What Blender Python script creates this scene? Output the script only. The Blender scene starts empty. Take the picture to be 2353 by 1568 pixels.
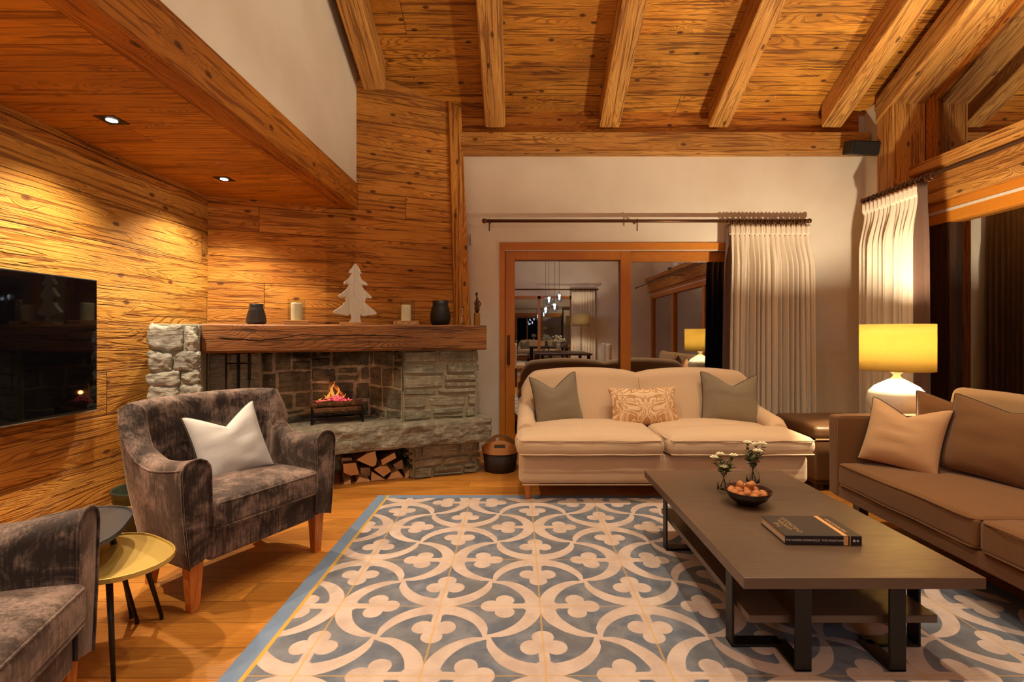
import bpy, bmesh, math, random
from mathutils import Vector, Matrix, noise
S = bpy.context.scene
COL = S.collection
PI = math.pi
# ------------------------------------------------------------------ camera
F, U0, V0, EYE = 1130.0, 1190.0, 766.0, 1.2
cam = bpy.data.cameras.new('camera'); cam.sensor_width = 36.0; cam.lens = 36.0 * F / 2353
cam.shift_x = (1176.5 - U0) / 2353; cam.shift_y = (V0 - 784) / 2353
cam.clip_start = 0.02
camo = bpy.data.objects.new('camera', cam); COL.objects.link(camo)
camo.location = (0, 0, EYE); camo.rotation_euler = (PI / 2, 0, 0); S.camera = camo
# ------------------------------------------------------------------ world, exposure
S.view_settings.view_transform = 'Standard'; S.view_settings.look = 'None'
S.view_settings.gamma = 1; S.view_settings.use_curve_mapping = False
S.view_settings.exposure = 0.12
cy = S.cycles
cy.max_bounces = 6; cy.diffuse_bounces = 3; cy.glossy_bounces = 3; cy.transmission_bounces = 5; cy.transparent_max_bounces = 8
cy.caustics_reflective = False; cy.caustics_refractive = False; cy.use_adaptive_sampling = True; cy.adaptive_threshold = .11
W = bpy.data.worlds.new('night'); S.world = W; W.use_nodes = True
W.node_tree.nodes['Background'].inputs[0].default_value = (0.003, 0.003, 0.004, 1)
W.node_tree.nodes['Background'].inputs[1].default_value = 1.0
# light levels (watts) and colours, used by the builders of the lamps below
SOFT = (1.0, 0.83, 0.56)
P_DOWN, P_LAMP, P_SPOT, P_UP, P_PEND, P_FLOORLAMP = 98, 150, 116, 84, 10, 32

# ------------------------------------------------------------------ helpers
def at(u, v, Y): return Vector(((u - U0) / F * Y, Y, EYE - (v - V0) / F * Y))
def lin(r, g, b):
    f = lambda c: (c / 255 / 12.92) if c <= 10 else ((c / 255 + .055) / 1.055) ** 2.4
    return (f(r), f(g), f(b), 1)
def rnd(a, b, R=random): return a + (b - a) * R.random()

class MB:
    def __init__(s): s.v = []; s.f = []; s.m = []
    def add(s, vs, fs, M=None, mi=0):
        o = len(s.v)
        for p in vs:
            p = Vector(p); s.v.append(M @ p if M else p)
        for f in fs: s.f.append([i + o for i in f]); s.m.append(mi)
        return s
    def box(s, a, b, M=None, mi=0):
        x0, y0, z0 = a; x1, y1, z1 = b
        vs = [(x0,y0,z0),(x1,y0,z0),(x1,y1,z0),(x0,y1,z0),(x0,y0,z1),(x1,y0,z1),(x1,y1,z1),(x0,y1,z1)]
        return s.add(vs, [(0,3,2,1),(4,5,6,7),(0,1,5,4),(1,2,6,5),(2,3,7,6),(3,0,4,7)], M, mi)
    def prism(s, poly, z0, z1, M=None, mi=0):       # poly in xy; z0/z1 number or list
        n = len(poly)
        A = z0 if isinstance(z0, (list, tuple)) else [z0] * n
        B = z1 if isinstance(z1, (list, tuple)) else [z1] * n
        vs = [(p[0], p[1], A[i]) for i, p in enumerate(poly)] + [(p[0], p[1], B[i]) for i, p in enumerate(poly)]
        fs = [list(range(n))[::-1], list(range(n, 2 * n))] + [(i, (i+1) % n, n + (i+1) % n, n + i) for i in range(n)]
        return s.add(vs, fs, M, mi)
    def hexa(s, bottom, top, M=None, mi=0):          # four + four points
        return s.add(list(bottom) + list(top), [(0,3,2,1),(4,5,6,7),(0,1,5,4),(1,2,6,5),(2,3,7,6),(3,0,4,7)], M, mi)
    def rbox(s, c, size, r, crown=0, n=6, M=None, mi=0, wob=0, seed=0, crownb=0, rough=0):
        h = [x / 2 for x in size]; r = min(r, *[x * .999 for x in h])
        def ax(hh):
            o = [hh - r + r * k for k in (1, .82, .5, .18)]
            inner = hh - r; mid = [inner * (2 * i / n - 1) for i in range(n + 1)] if inner > 1e-4 else [0]
            return [-x for x in o] + mid + o[::-1]
        A = [ax(x) for x in h]; idx = {}; vs = []
        def vid(q):
            k = tuple(round(x, 5) for x in q)
            if k in idx: return idx[k]
            cc = [max(-(h[i] - r), min(h[i] - r, q[i])) for i in range(3)]
            d = Vector([q[i] - cc[i] for i in range(3)])
            if d.length > 1e-9: d.normalize()
            p = Vector(cc) + d * r
            fx, fy = 1 - (p.x / h[0]) ** 2, 1 - (p.y / h[1]) ** 2
            if p.z > 0: p.z += crown * max(0, fx) * max(0, fy) * (p.z / h[2])
            else: p.z += -crownb * max(0, fx) * max(0, fy) * (-p.z / h[2])
            if wob: p += noise.noise_vector((p + Vector((seed, 0, 0))) * 5) * wob
            if rough:
                e = (p + Vector((seed, 3, 0)) + Vector(c)); p += noise.noise_vector(e * 16) * rough + noise.noise_vector(e * 42) * rough * .5
            idx[k] = len(vs); vs.append(p + Vector(c)); return idx[k]
        fs = []
        for a in range(3):
            b, g = (a + 1) % 3, (a + 2) % 3
            for sg in (-1, 1):
                for i in range(len(A[b]) - 1):
                    for j in range(len(A[g]) - 1):
                        q = []
                        for (bi, gj) in ((i, j), (i+1, j), (i+1, j+1), (i, j+1)):
                            p = [0, 0, 0]; p[a] = sg * h[a]; p[b] = A[b][bi]; p[g] = A[g][gj]; q.append(vid(p))
                        if len(set(q)) == 4: fs.append(q if sg > 0 else q[::-1])
        return s.add(vs, fs, M, mi)
    def tube(s, pts, r, n=8, closed=False, M=None, mi=0, caps=True):
        pts = [Vector(p) for p in pts]; N = len(pts); vs = []; fs = []
        rr = r if isinstance(r, (list, tuple)) else [r] * N
        up = Vector((0, 0, 1)); prev = None
        for i, p in enumerate(pts):
            if closed: t = pts[(i+1) % N] - pts[i-1]
            else: t = pts[min(i+1, N-1)] - pts[max(i-1, 0)]
            t.normalize()
            if prev is None:
                a = t.cross(up) if abs(t.z) < .95 else t.cross(Vector((1, 0, 0)))
            else: a = prev - t * prev.dot(t)
            a.normalize(); prev = a; b = t.cross(a)
            for k in range(n):
                w = 2 * PI * k / n; vs.append(p + (a * math.cos(w) + b * math.sin(w)) * rr[i])
        for i in range(N if closed else N - 1):
            j = (i + 1) % N
            for k in range(n): fs.append((i*n+k, i*n+(k+1) % n, j*n+(k+1) % n, j*n+k))
        if not closed and caps: fs.append(list(range(n))[::-1]); fs.append([(N-1)*n+k for k in range(n)])
        return s.add(vs, fs, M, mi)
    def lathe(s, prof, n=28, c=(0, 0, 0), M=None, mi=0, sx=1, sy=1):
        vs = []; fs = []
        for (r, z) in prof:
            for k in range(n):
                w = 2 * PI * k / n; vs.append((c[0] + r*sx*math.cos(w), c[1] + r*sy*math.sin(w), c[2] + z))
        for i in range(len(prof) - 1):
            for k in range(n): fs.append((i*n+k, i*n+(k+1) % n, (i+1)*n+(k+1) % n, (i+1)*n+k))
        if prof[0][0] > 1e-4: fs.append(list(range(n))[::-1])
        if prof[-1][0] > 1e-4: fs.append([(len(prof)-1)*n+k for k in range(n)])
        return s.add(vs, fs, M, mi)
    def grid(s, fn, nu, nv, M=None, mi=0, closeu=False):
        vs = [fn(i / nu, j / nv) for j in range(nv + 1) for i in range(nu + (0 if closeu else 1))]
        w = nu + (0 if closeu else 1); fs = []
        for j in range(nv):
            for i in range(nu):
                i2 = (i + 1) % w; fs.append((j*w+i, j*w+i2, (j+1)*w+i2, (j+1)*w+i))
        return s.add(vs, fs, M, mi)
    def build(s, name, mats, parent=None, bevel=0, smooth=False, sub=0, grain=None, solid=0, uvo=None, seg=2, kind=None, flatuv=False):
        me = bpy.data.meshes.new(name); me.from_pydata([tuple(v) for v in s.v], [], s.f)
        mats = mats if isinstance(mats, (list, tuple)) else [mats]
        for m in mats: me.materials.append(m)
        if len(mats) > 1:
            for p, mi in zip(me.polygons, s.m): p.material_index = mi
        me.validate(); me.update()
        if not s.v: raise ValueError(name)
        if grain is not None:
            g0 = Vector(grain).normalized(); uv = me.uv_layers.new(name='uv')
            off = uvo if uvo is not None else (random.random() * 30, random.random() * 30)
            for p in me.polygons:
                n = p.normal; g = g0 - n * g0.dot(n)
                if g.length < .2: g = n.orthogonal()
                g.normalize(); c = n.cross(g)
                if abs(c.z) > .3:
                    if c.z < 0: c = -c
                elif c.x + c.y * .5 < 0: c = -c
                for li in p.loop_indices:
                    co = me.vertices[me.loops[li].vertex_index].co
                    if flatuv: uv.data[li].uv = (co.x + off[0], co.z - co.y + off[1]); continue
                    uv.data[li].uv = (co.dot(g) + off[0], co.dot(c) + off[1])
        bm = bmesh.new(); bm.from_mesh(me)
        if smooth or solid == 0: bmesh.ops.recalc_face_normals(bm, faces=bm.faces)
        bm.to_mesh(me); bm.free()
        if smooth:
            for p in me.polygons: p.use_smooth = True
        o = bpy.data.objects.new(name, me); COL.objects.link(o)
        if parent: o.parent = parent
        if solid: md = o.modifiers.new('solid', 'SOLIDIFY'); md.thickness = solid; md.offset = 0
        if bevel:
            md = o.modifiers.new('bevel', 'BEVEL'); md.width = bevel; md.segments = seg; md.limit_method = 'ANGLE'
            md.angle_limit = math.radians(40)
        if sub: md = o.modifiers.new('sub', 'SUBSURF'); md.levels = sub; md.render_levels = sub
        if smooth == 'auto':
            pass
        if kind: o['kind'] = kind
        return o

def tag(o, label, cat, group=None):
    o['label'] = label; o['category'] = cat
    if group: o['group'] = group
    return o
def thing(name, label, cat, loc=(0, 0, 0), rz=0, group=None):
    o = bpy.data.objects.new(name, None); COL.objects.link(o); o.empty_display_size = .1
    o.location = loc; o.rotation_euler = (0, 0, rz); return tag(o, label, cat, group)
def struct_empty(name):
    o = bpy.data.objects.new(name, None); COL.objects.link(o); o['kind'] = 'structure'; return o
def copy_tree(o, parent=None):
    c = o.copy(); COL.objects.link(c)
    if parent: c.parent = parent
    for ch in list(o.children): copy_tree(ch, c)
    return c

# ------------------------------------------------------------------ node helpers
class NT:
    def __init__(s, name):
        s.mat = bpy.data.materials.new(name); s.mat.use_nodes = True; s.t = s.mat.node_tree
        s.b = s.t.nodes['Principled BSDF']; s.out = s.t.nodes['Material Output']
    def n(s, typ, **kw):
        nd = s.t.nodes.new('ShaderNode' + typ)
        for k, v in kw.items(): setattr(nd, k, v)
        return nd
    def set(s, sock, v):
        if isinstance(v, bpy.types.NodeSocket): s.t.links.new(v, sock)
        elif v is not None: sock.default_value = v
    def m(s, op, a, b=None, c=None, clamp=False):
        nd = s.n('Math', operation=op); nd.use_clamp = clamp
        for i, v in enumerate((a, b, c)):
            if v is not None: s.set(nd.inputs[i], v)
        return nd.outputs[0]
    def sep(s, v): nd = s.n('SeparateXYZ'); s.set(nd.inputs[0], v); return nd.outputs
    def comb(s, x, y, z=0): 
        nd = s.n('CombineXYZ')
        for i, v in enumerate((x, y, z)): s.set(nd.inputs[i], v)
        return nd.outputs[0]
    def noise(s, vec, scale, detail=2, rough=.5, dist=0, dim='3D'):
        nd = s.n('TexNoise'); nd.noise_dimensions = dim; s.set(nd.inputs['Vector'], vec)
        for k, v in (('Scale', scale), ('Detail', detail), ('Roughness', rough), ('Distortion', dist)): nd.inputs[k].default_value = v
        return nd.outputs[0]
    def vor(s, vec, scale, feature='F1', out='Distance', rand=1, dim='3D'):
        nd = s.n('TexVoronoi'); nd.feature = feature; nd.voronoi_dimensions = dim; s.set(nd.inputs['Vector'], vec); nd.inputs['Scale'].default_value = scale
        nd.inputs['Randomness'].default_value = rand
        return nd.outputs[out]
    def ramp(s, f, a, b, lo=0.0, hi=1.0, smooth=True):
        nd = s.n('MapRange'); nd.interpolation_type = 'SMOOTHSTEP' if smooth else 'LINEAR'; s.set(nd.inputs[0], f)
        nd.inputs[1].default_value = a; nd.inputs[2].default_value = b; nd.inputs[3].default_value = lo; nd.inputs[4].default_value = hi
        return nd.outputs[0]
    def mix(s, f, a, b, mode='MIX'):
        nd = s.n('Mix', data_type='RGBA', blend_type=mode); s.set(nd.inputs[0], f); s.set(nd.inputs[6], a); s.set(nd.inputs[7], b)
        return nd.outputs[2]
    def col(s, c): s.set(s.b.inputs['Base Color'], c)
    def rough(s, r): s.set(s.b.inputs['Roughness'], r)
    def bump(s, h, strength=.3, dist=.01):
        nd = s.n('Bump'); nd.inputs['Strength'].default_value = strength; nd.inputs['Distance'].default_value = dist
        s.set(nd.inputs['Height'], h); s.t.links.new(nd.outputs[0], s.b.inputs['Normal'])
    def obj(s): return s.n('TexCoord').outputs['Object']
    def uv(s): return s.n('TexCoord').outputs['UV']

def plain(name, c, rough=.5, metal=0, bump=0, bscale=60, spec=.5, **kw):
    t = NT(name); t.col(c); t.rough(rough); t.b.inputs['Metallic'].default_value = metal
    t.b.inputs['Specular IOR Level'].default_value = spec
    if bump: t.bump(t.noise(t.obj(), bscale, 3), bump, .004)
    for k, v in kw.items(): t.b.inputs[k].default_value = v
    return t.mat

def wood(name, light, mid, dark, plank=0.0, rough=.55, grain=1.0, knots=1.0, gap=.004, bump=.5, blotch=.5, spec=.35, jitter=.25, length=0, ringc=.62, crackc=.7):
    t = NT(name); u, v, _ = t.sep(t.uv())
    if plank:
        q = t.m('DIVIDE', v, plank); idx = t.m('FLOOR', q); fr = t.m('FRACT', q)
        wn = t.n('TexWhiteNoise', noise_dimensions='1D'); t.set(wn.inputs['W'], idx); r = wn.outputs[0]
        if length:
            q2 = t.m('ADD', t.m('DIVIDE', u, length), t.m('MULTIPLY', r, 7.3)); i2 = t.m('FLOOR', q2); f2 = t.m('FRACT', q2)
            wn2 = t.n('TexWhiteNoise', noise_dimensions='2D'); t.set(wn2.inputs['Vector'], t.comb(idx, i2)); r = wn2.outputs[0]
            e2 = t.m('MINIMUM', f2, t.m('SUBTRACT', 1, f2)); endgap = t.ramp(e2, 0, gap / length, 1, 0)
        e = t.m('MINIMUM', fr, t.m('SUBTRACT', 1, fr)); gp = t.ramp(e, 0, gap / plank, 1, 0)
        if length: gp = t.m('MAXIMUM', gp, endgap)
    else: r = 0.37; gp = None
    off = t.m('MULTIPLY', r, 13.7)
    uu = t.m('ADD', u, off); vv = t.m('ADD', v, t.m('MULTIPLY', off, .71) if plank else 0.2)
    base = t.comb(t.m('MULTIPLY', uu, .5), t.m('MULTIPLY', vv, 4.6), off)
    n1 = t.noise(base, 1.0 * grain, 2, .5, .25, '2D')
    kd = t.vor(t.comb(t.m('MULTIPLY', uu, 1.7), t.m('MULTIPLY', vv, 3.3), 0), 1.0, dim='2D')
    kn = t.ramp(kd, 0, .21, .22 * knots, 0)
    fld = t.m('ADD', n1, kn)
    ring = t.m('SINE', t.m('MULTIPLY', fld, 165))
    vis = t.noise(t.comb(t.m('MULTIPLY', uu, 1.1), t.m('MULTIPLY', vv, 6), 9.1), 1, 1, .5, 0, '2D')
    ring = t.m('MULTIPLY', t.ramp(ring, .1, 1, 0, 1), t.ramp(vis, .38, .6, .35, 1))
    fib = t.noise(t.comb(t.m('MULTIPLY', uu, 5), t.m('MULTIPLY', vv, 150), off), 1, 2, .6, 0, '2D')
    strk = t.noise(t.comb(t.m('MULTIPLY', uu, 1.5), t.m('MULTIPLY', vv, 42), off), 1, 3, .6, .4, '2D')
    crack = t.ramp(strk, .545, .64)
    bl = t.noise(t.comb(t.m('MULTIPLY', uu, 1.1), t.m('MULTIPLY', vv, 3.2), 3.3), 1, 2, .6, 0, '2D')
    c = t.mix(t.ramp(bl, .35, .65, 0, blotch), light, mid)
    c = t.mix(t.m('MULTIPLY', ring, ringc), c, dark)
    c = t.mix(t.ramp(fib, .35, .7, 0, .55), c, mid)
    big = t.noise(t.comb(t.m('MULTIPLY', uu, .5), t.m('MULTIPLY', vv, 1.6), 5.5), 1, 1, .5, 0, '2D')
    c = t.mix(t.ramp(big, .4, .7, 0, .35), c, dark)
    c = t.mix(t.m('MULTIPLY', crack, crackc), c, dark)
    core = t.ramp(kd, .028, .062, 1, 0)
    kdark = tuple(x * .45 for x in dark[:3]) + (1,)
    c = t.mix(t.m('MULTIPLY', core, .85 * min(1, knots)), c, kdark)
    if plank:
        hv = t.n('HueSaturation'); t.set(hv.inputs['Color'], c); t.set(hv.inputs['Value'], t.m('ADD', 1 - jitter / 2, t.m('MULTIPLY', r, jitter)))
        c = hv.outputs[0]
        c = t.mix(t.m('MULTIPLY', gp, .85), c, kdark)
    t.col(c); t.rough(t.m('ADD', rough, t.m('MULTIPLY', fib, .15)))
    t.b.inputs['Specular IOR Level'].default_value = spec
    h = t.m('SUBTRACT', t.m('MULTIPLY', fib, .3), t.m('MULTIPLY', ring, .35))
    h = t.m('SUBTRACT', h, t.m('MULTIPLY', crack, crackc))
    if plank: h = t.m('SUBTRACT', h, t.m('MULTIPLY', gp, 1.5))
    t.bump(h, bump, .012)
    return t.mat

def fabric(name, c1, c2, scale=700, rough=.9, bump=.25, blotch=0, sheen=.2, c3=None):
    t = NT(name); o = t.obj()
    w1 = t.noise(o, scale, 2, .6); big = t.noise(o, 9, 3, .6)
    c = t.mix(t.ramp(w1, .35, .65), c1, c2)
    if c3: c = t.mix(t.ramp(big, .35, .7, 0, blotch), c, c3)
    t.col(c); t.rough(rough); t.bump(w1, bump, .002); t.b.inputs['Sheen Weight'].default_value = sheen
    t.b.inputs['Specular IOR Level'].default_value = .2
    return t.mat

def velvet(name):
    t = NT(name); o = t.obj(); x, y, z = t.sep(o)
    big = t.noise(o, 6, 6, .72, .5)
    st = t.noise(t.comb(t.m('MULTIPLY', x, 110), t.m('MULTIPLY', y, 110), t.m('MULTIPLY', z, 12)), 1, 3, .6)
    f = t.m('ADD', t.m('MULTIPLY', big, .75), t.m('MULTIPLY', st, .25))
    lay = t.n('LayerWeight'); lay.inputs[0].default_value = .35
    f2 = t.m('ADD', t.ramp(f, .43, .66, 0, .85), t.m('MULTIPLY', lay.outputs[1], .3), clamp=True)
    c = t.mix(f2, lin(34, 25, 24), lin(146, 122, 112))
    t.col(c); t.rough(.75); t.b.inputs['Sheen Weight'].default_value = .5; t.b.inputs['Sheen Roughness'].default_value = .35
    t.b.inputs['Sheen Tint'].default_value = lin(220, 190, 170); t.b.inputs['Specular IOR Level'].default_value = .25
    t.bump(f, .35, .01)
    return t.mat

def stone(name, a, b, c, topshade=False, rough=.85, bscale=26, bump=.8):
    t = NT(name); o = t.obj()
    g = t.n('NewGeometry'); rn = g.outputs['Random Per Island']
    n1 = t.noise(o, bscale, 6, .65, .3); n2 = t.noise(o, 5, 3, .6)
    x, y, z = t.sep(o)
    lay = t.noise(t.comb(t.m('MULTIPLY', x, 8), t.m('MULTIPLY', y, 8), t.m('MULTIPLY', z, 60)), 1, 4, .65, .6)
    cc = t.mix(rn, a, b); cc = t.mix(t.ramp(n2, .35, .7, 0, .7), cc, c)
    cc = t.mix(t.ramp(n1, .45, .72, 0, .55), cc, tuple(min(1, q * 2.4) for q in a[:3]) + (1,))
    cc = t.mix(t.ramp(lay, .52, .62, 0, .5), cc, tuple(q * .4 for q in a[:3]) + (1,))
    if topshade:
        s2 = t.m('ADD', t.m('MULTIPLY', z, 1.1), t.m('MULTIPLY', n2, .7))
        cc = t.mix(t.ramp(s2, 1.2, 1.62, .0, .93), cc, (.006, .005, .004, 1))  # shade inside the firebox painted into the colour, darker towards the mantel
    t.col(cc); t.rough(rough); t.bump(t.m('ADD', t.m('MULTIPLY', n1, 1), t.m('MULTIPLY', lay, .6)), bump, .018)
    t.b.inputs['Specular IOR Level'].default_value = .3
    return t.mat

def emis(name, c, s, base=(0, 0, 0, 1)):
    t = NT(name); t.col(base); t.b.inputs['Emission Color'].default_value = c; t.b.inputs['Emission Strength'].default_value = s
    return t.mat

# ------------------------------------------------------------------ materials
M = {}
M['plaster'] = (lambda t: (t.col(t.mix(t.ramp(t.noise(t.obj(), 2.2, 3), .3, .7), lin(236, 226, 212), lin(228, 216, 200))), t.rough(.9),
                t.bump(t.noise(t.obj(), 22, 4), .12, .01), t.mat)[-1])(NT('white plaster'))
OL, OM, OD = lin(216, 146, 72), lin(178, 104, 40), lin(84, 36, 10)
M['wallwood'] = wood('old sun-burnt larch boards', lin(234, 176, 86), lin(200, 134, 48), lin(112, 60, 16), plank=.27, bump=.7, jitter=.22, length=2.9)
M['chimwood'] = wood('old larch boards of the chimney breast', lin(228, 160, 70), lin(194, 120, 38), lin(112, 56, 14), plank=.22, bump=.6, jitter=.2, length=3.7)
M['ceilwood'] = wood('old larch ceiling boards', lin(230, 162, 62), lin(190, 114, 28), lin(84, 38, 8), plank=.30, bump=.6, knots=1.3, jitter=.4, length=4.7)
M['soffwood'] = wood('narrow brown ceiling boards', lin(220, 148, 50), lin(190, 116, 28), lin(116, 60, 12), plank=.2, bump=.4, knots=.4, jitter=.15, length=2.7)
M['beamwood'] = wood('hewn larch beam', lin(226, 170, 92), lin(200, 134, 60), lin(120, 66, 24), bump=.7, blotch=.6)
M['beambrown'] = wood('brown hewn beam', lin(206, 130, 44), lin(174, 100, 26), lin(100, 46, 10), bump=.6)
M['mantel'] = wood('dark oak mantel beam', lin(168, 112, 62), lin(126, 76, 38), lin(60, 32, 14), bump=.7, blotch=.8, knots=.6, rough=.5)
M['doorwood'] = wood('orange varnished door timber', lin(216, 138, 44), lin(200, 120, 32), lin(168, 92, 20), knots=0, ringc=.2, crackc=.1, bump=.08, rough=.35, grain=.7, spec=.5)
M['floorwood'] = wood('oiled oak floor boards', lin(212, 144, 62), lin(186, 116, 42), lin(130, 72, 22), ringc=.22, crackc=.22, plank=.163, length=1.9, bump=.15, rough=.34, knots=.25, spec=.45, jitter=.35, gap=.003)
M['legwood'] = wood('orange beech', lin(214, 136, 66), lin(194, 114, 50), lin(150, 78, 30), knots=0, bump=.1, rough=.35)
M['tablewood'] = wood('dark grey stained oak', lin(104, 80, 62), lin(88, 66, 50), lin(60, 44, 33), knots=0, ringc=.15, crackc=.12, bump=.05, rough=.30, blotch=.4, spec=.85)
M['darkwood'] = wood('dark brown wood', lin(80, 50, 30), lin(62, 38, 22), lin(34, 20, 12), knots=0, bump=.2, rough=.4)
M['palewood'] = wood('pale pine block', lin(214, 168, 112), lin(196, 148, 92), lin(150, 100, 56), knots=0, bump=.2)
M['whitewash'] = wood('whitewashed wood', lin(244, 242, 232), lin(226, 222, 210), lin(176, 168, 152), knots=.2, ringc=.3, crackc=.35, bump=.4, blotch=.6)
M['cutwood'] = wood('fresh split firewood', lin(248, 212, 160), lin(240, 200, 146), lin(218, 168, 112), knots=0, ringc=.4, crackc=.2, bump=.2)
M['bark'] = plain('brown bark', lin(124, 80, 50), .9, bump=.9, bscale=40)
M['stone'] = stone('grey green masonry stone', lin(130, 130, 116), lin(166, 160, 140), lin(114, 110, 94))
M['stoneshade'] = stone('firebox stone with painted upper shade', lin(108, 108, 92), lin(138, 134, 114), lin(84, 82, 68), topshade=True)  # dark upper part is painted interior shade
M['slab'] = stone('rough grey hearth slab', lin(136, 130, 116), lin(150, 144, 128), lin(110, 104, 90), bscale=18, bump=1)
M['rubble'] = stone('pale rough rubble stone', lin(158, 157, 150), lin(186, 183, 172), lin(130, 127, 116), bscale=20, bump=1)
M['mortarpale'] = plain('pale rough mortar', lin(150, 146, 130), .95, bump=1, bscale=50)
M['mortar'] = plain('grey mortar', lin(150, 142, 120), .95, bump=.5, bscale=90)
M['velvet'] = velvet('crushed brown velvet')
M['cream'] = fabric('cream linen', lin(222, 194, 164), lin(206, 176, 146), blotch=.35, c3=lin(214, 178, 140))
M['taupe'] = fabric('taupe brown wool', lin(134, 92, 54), lin(108, 72, 40), blotch=.2, c3=lin(122, 82, 46))
M['tan'] = fabric('tan linen', lin(186, 152, 112), lin(168, 134, 96))
M['greypill'] = fabric('grey green linen', lin(148, 132, 112), lin(122, 110, 94))
M['greydark'] = fabric('dark grey piping', lin(62, 54, 42), lin(54, 48, 38))
M['whitepill'] = fabric('pale grey linen', lin(212, 210, 212), lin(194, 190, 190))
M['brownpill'] = fabric('brown linen', lin(132, 94, 60), lin(110, 76, 46))
M['pink'] = fabric('apricot linen', lin(214, 170, 126), lin(198, 154, 112))
M['darkpipe'] = plain('dark brown piping', lin(46, 26, 18), .8)
M['lining'] = fabric('brown curtain border', lin(104, 78, 66), lin(88, 64, 54))
M['bronze'] = plain('dark bronze metal', lin(96, 62, 40), .35, .6)
M['iron'] = plain('black iron', lin(20, 18, 17), .45, .6, bump=.2)
M['blackmetal'] = plain('black powder coated steel', lin(26, 22, 19), .42, .2)
M['brass'] = plain('brushed brass', lin(206, 172, 92), .42, .55)
M['slate'] = plain('dark grey tray top', lin(74, 74, 78), .32, .3)
M['chrome'] = plain('polished chrome', (.8, .8, .8, 1), .12, 1)
M['black'] = plain('matt black', lin(16, 15, 15), .5)
M['cloth_black'] = plain('black speaker cloth', lin(24, 24, 24), .85, bump=.3, bscale=500)
M['charcoal'] = plain('charcoal glazed vase', lin(52, 52, 54), .38, 0)
M['wax'] = plain('ivory candle wax', lin(252, 240, 206), .45)
M['leather'] = plain('worn brown leather', lin(92, 62, 38), .4, bump=.35, bscale=30)
M['tanleather'] = plain('tan leather', lin(182, 128, 80), .5, bump=.2)
M['bucketdark'] = plain('dark felt', lin(44, 32, 25), .7)
M['greenmetal'] = plain('dark green enamel', lin(44, 54, 44), .35)
M['book'] = plain('dark brown book cloth', lin(58, 48, 44), .45)
M['booknavy'] = plain('navy book spine', lin(34, 30, 38), .4)
M['bookband'] = plain('orange cover band', lin(224, 164, 104), .45)
M['paper'] = plain('book pages', lin(226, 212, 200), .8)
M['gilt'] = plain('gold lettering', lin(206, 170, 112), .35, .6)
M['whitetext'] = plain('white lettering', lin(214, 206, 200), .5)
M['nut'] = plain('walnut shell', lin(190, 120, 66), .6, bump=1, bscale=140)
M['leaf'] = plain('green leaf', lin(72, 84, 42), .5)
M['petalw'] = plain('cream petal', lin(240, 230, 196), .6)
M['petalp'] = plain('peach petal', lin(230, 158, 120), .6)
M['bluepaper'] = plain('blue booklet', lin(104, 128, 178), .5)
M['gold'] = plain('dull gold', lin(170, 128, 60), .4, .7)
M['statue'] = plain('dark bronze figure', lin(88, 60, 34), .4, .6)
M['plastic'] = plain('white plastic', lin(222, 212, 200), .4)
M['downplate'] = plain('brushed dark plate', lin(62, 52, 44), .35, .9)
M['downglow'] = emis('lit halogen', (1, .95, .86, 1), 26)
def glassmat(name, refl, tint=(1, 1, 1, 1), rough=0.0):
    t = NT(name); t.t.nodes.remove(t.b)
    g = t.n('BsdfGlossy'); g.inputs['Roughness'].default_value = rough; g.inputs[0].default_value = (1, 1, 1, 1)
    tr = t.n('BsdfTransparent'); tr.inputs[0].default_value = tint
    fr = t.n('LayerWeight'); fr.inputs[0].default_value = .5
    f = t.m('ADD', t.m('MULTIPLY', t.m('POWER', fr.outputs[1], 4), .6), refl, clamp=True)
    mx = t.n('MixShader'); t.set(mx.inputs[0], f); t.t.links.new(tr.outputs[0], mx.inputs[1]); t.t.links.new(g.outputs[0], mx.inputs[2])
    t.t.links.new(mx.outputs[0], t.out.inputs[0]); return t.mat
M['pane'] = glassmat('coated double glazing', .46, (.55, .57, .6, 1))
M['glass'] = glassmat('clear glass', .03, (.93, .95, .94, 1))
M['water'] = plain('water in vase', (.9, .95, .92, 1), .02, **{'Transmission Weight': 1.0, 'IOR': 1.2})
def tvmat():
    t = NT('black tv screen'); t.col((.002, .002, .003, 1)); t.rough(.03); t.b.inputs['Specular IOR Level'].default_value = .35
    return t.mat
M['tv'] = tvmat()
def shade(name, c, strength=0, tc=None):
    t = NT(name); t.t.nodes.remove(t.b)
    o = t.obj(); x, y, z = t.sep(o)
    w = t.noise(t.comb(x, y, t.m('MULTIPLY', z, 8)), 90, 2)
    cc = t.mix(t.ramp(w, .3, .7, 0, .25), c, tuple(q * .6 for q in c[:3]) + (1,))
    d = t.n('BsdfDiffuse'); t.set(d.inputs[0], cc); tl = t.n('BsdfTranslucent'); t.set(tl.inputs[0], cc)
    mx = t.n('MixShader'); mx.inputs[0].default_value = .30
    t.t.links.new(d.outputs[0], mx.inputs[1]); t.t.links.new(tl.outputs[0], mx.inputs[2]); t.t.links.new(mx.outputs[0], t.out.inputs[0])
    return t.mat
M['shade'] = shade('yellow green silk lampshade', (.50, .385, .15, 1))
M['shadegrey'] = shade('taupe lampshade', lin(170, 150, 110))
def curtainmat():
    t = NT('cream linen curtain'); o = t.obj()
    w = t.noise(o, 500, 2)
    t.col(t.mix(t.ramp(w, .3, .7), lin(232, 218, 200), lin(216, 200, 180))); t.rough(.9); t.bump(w, .2, .002)
    t.b.inputs['Specular IOR Level'].default_value = .15
    return t.mat
M['curtain'] = curtainmat()
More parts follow.
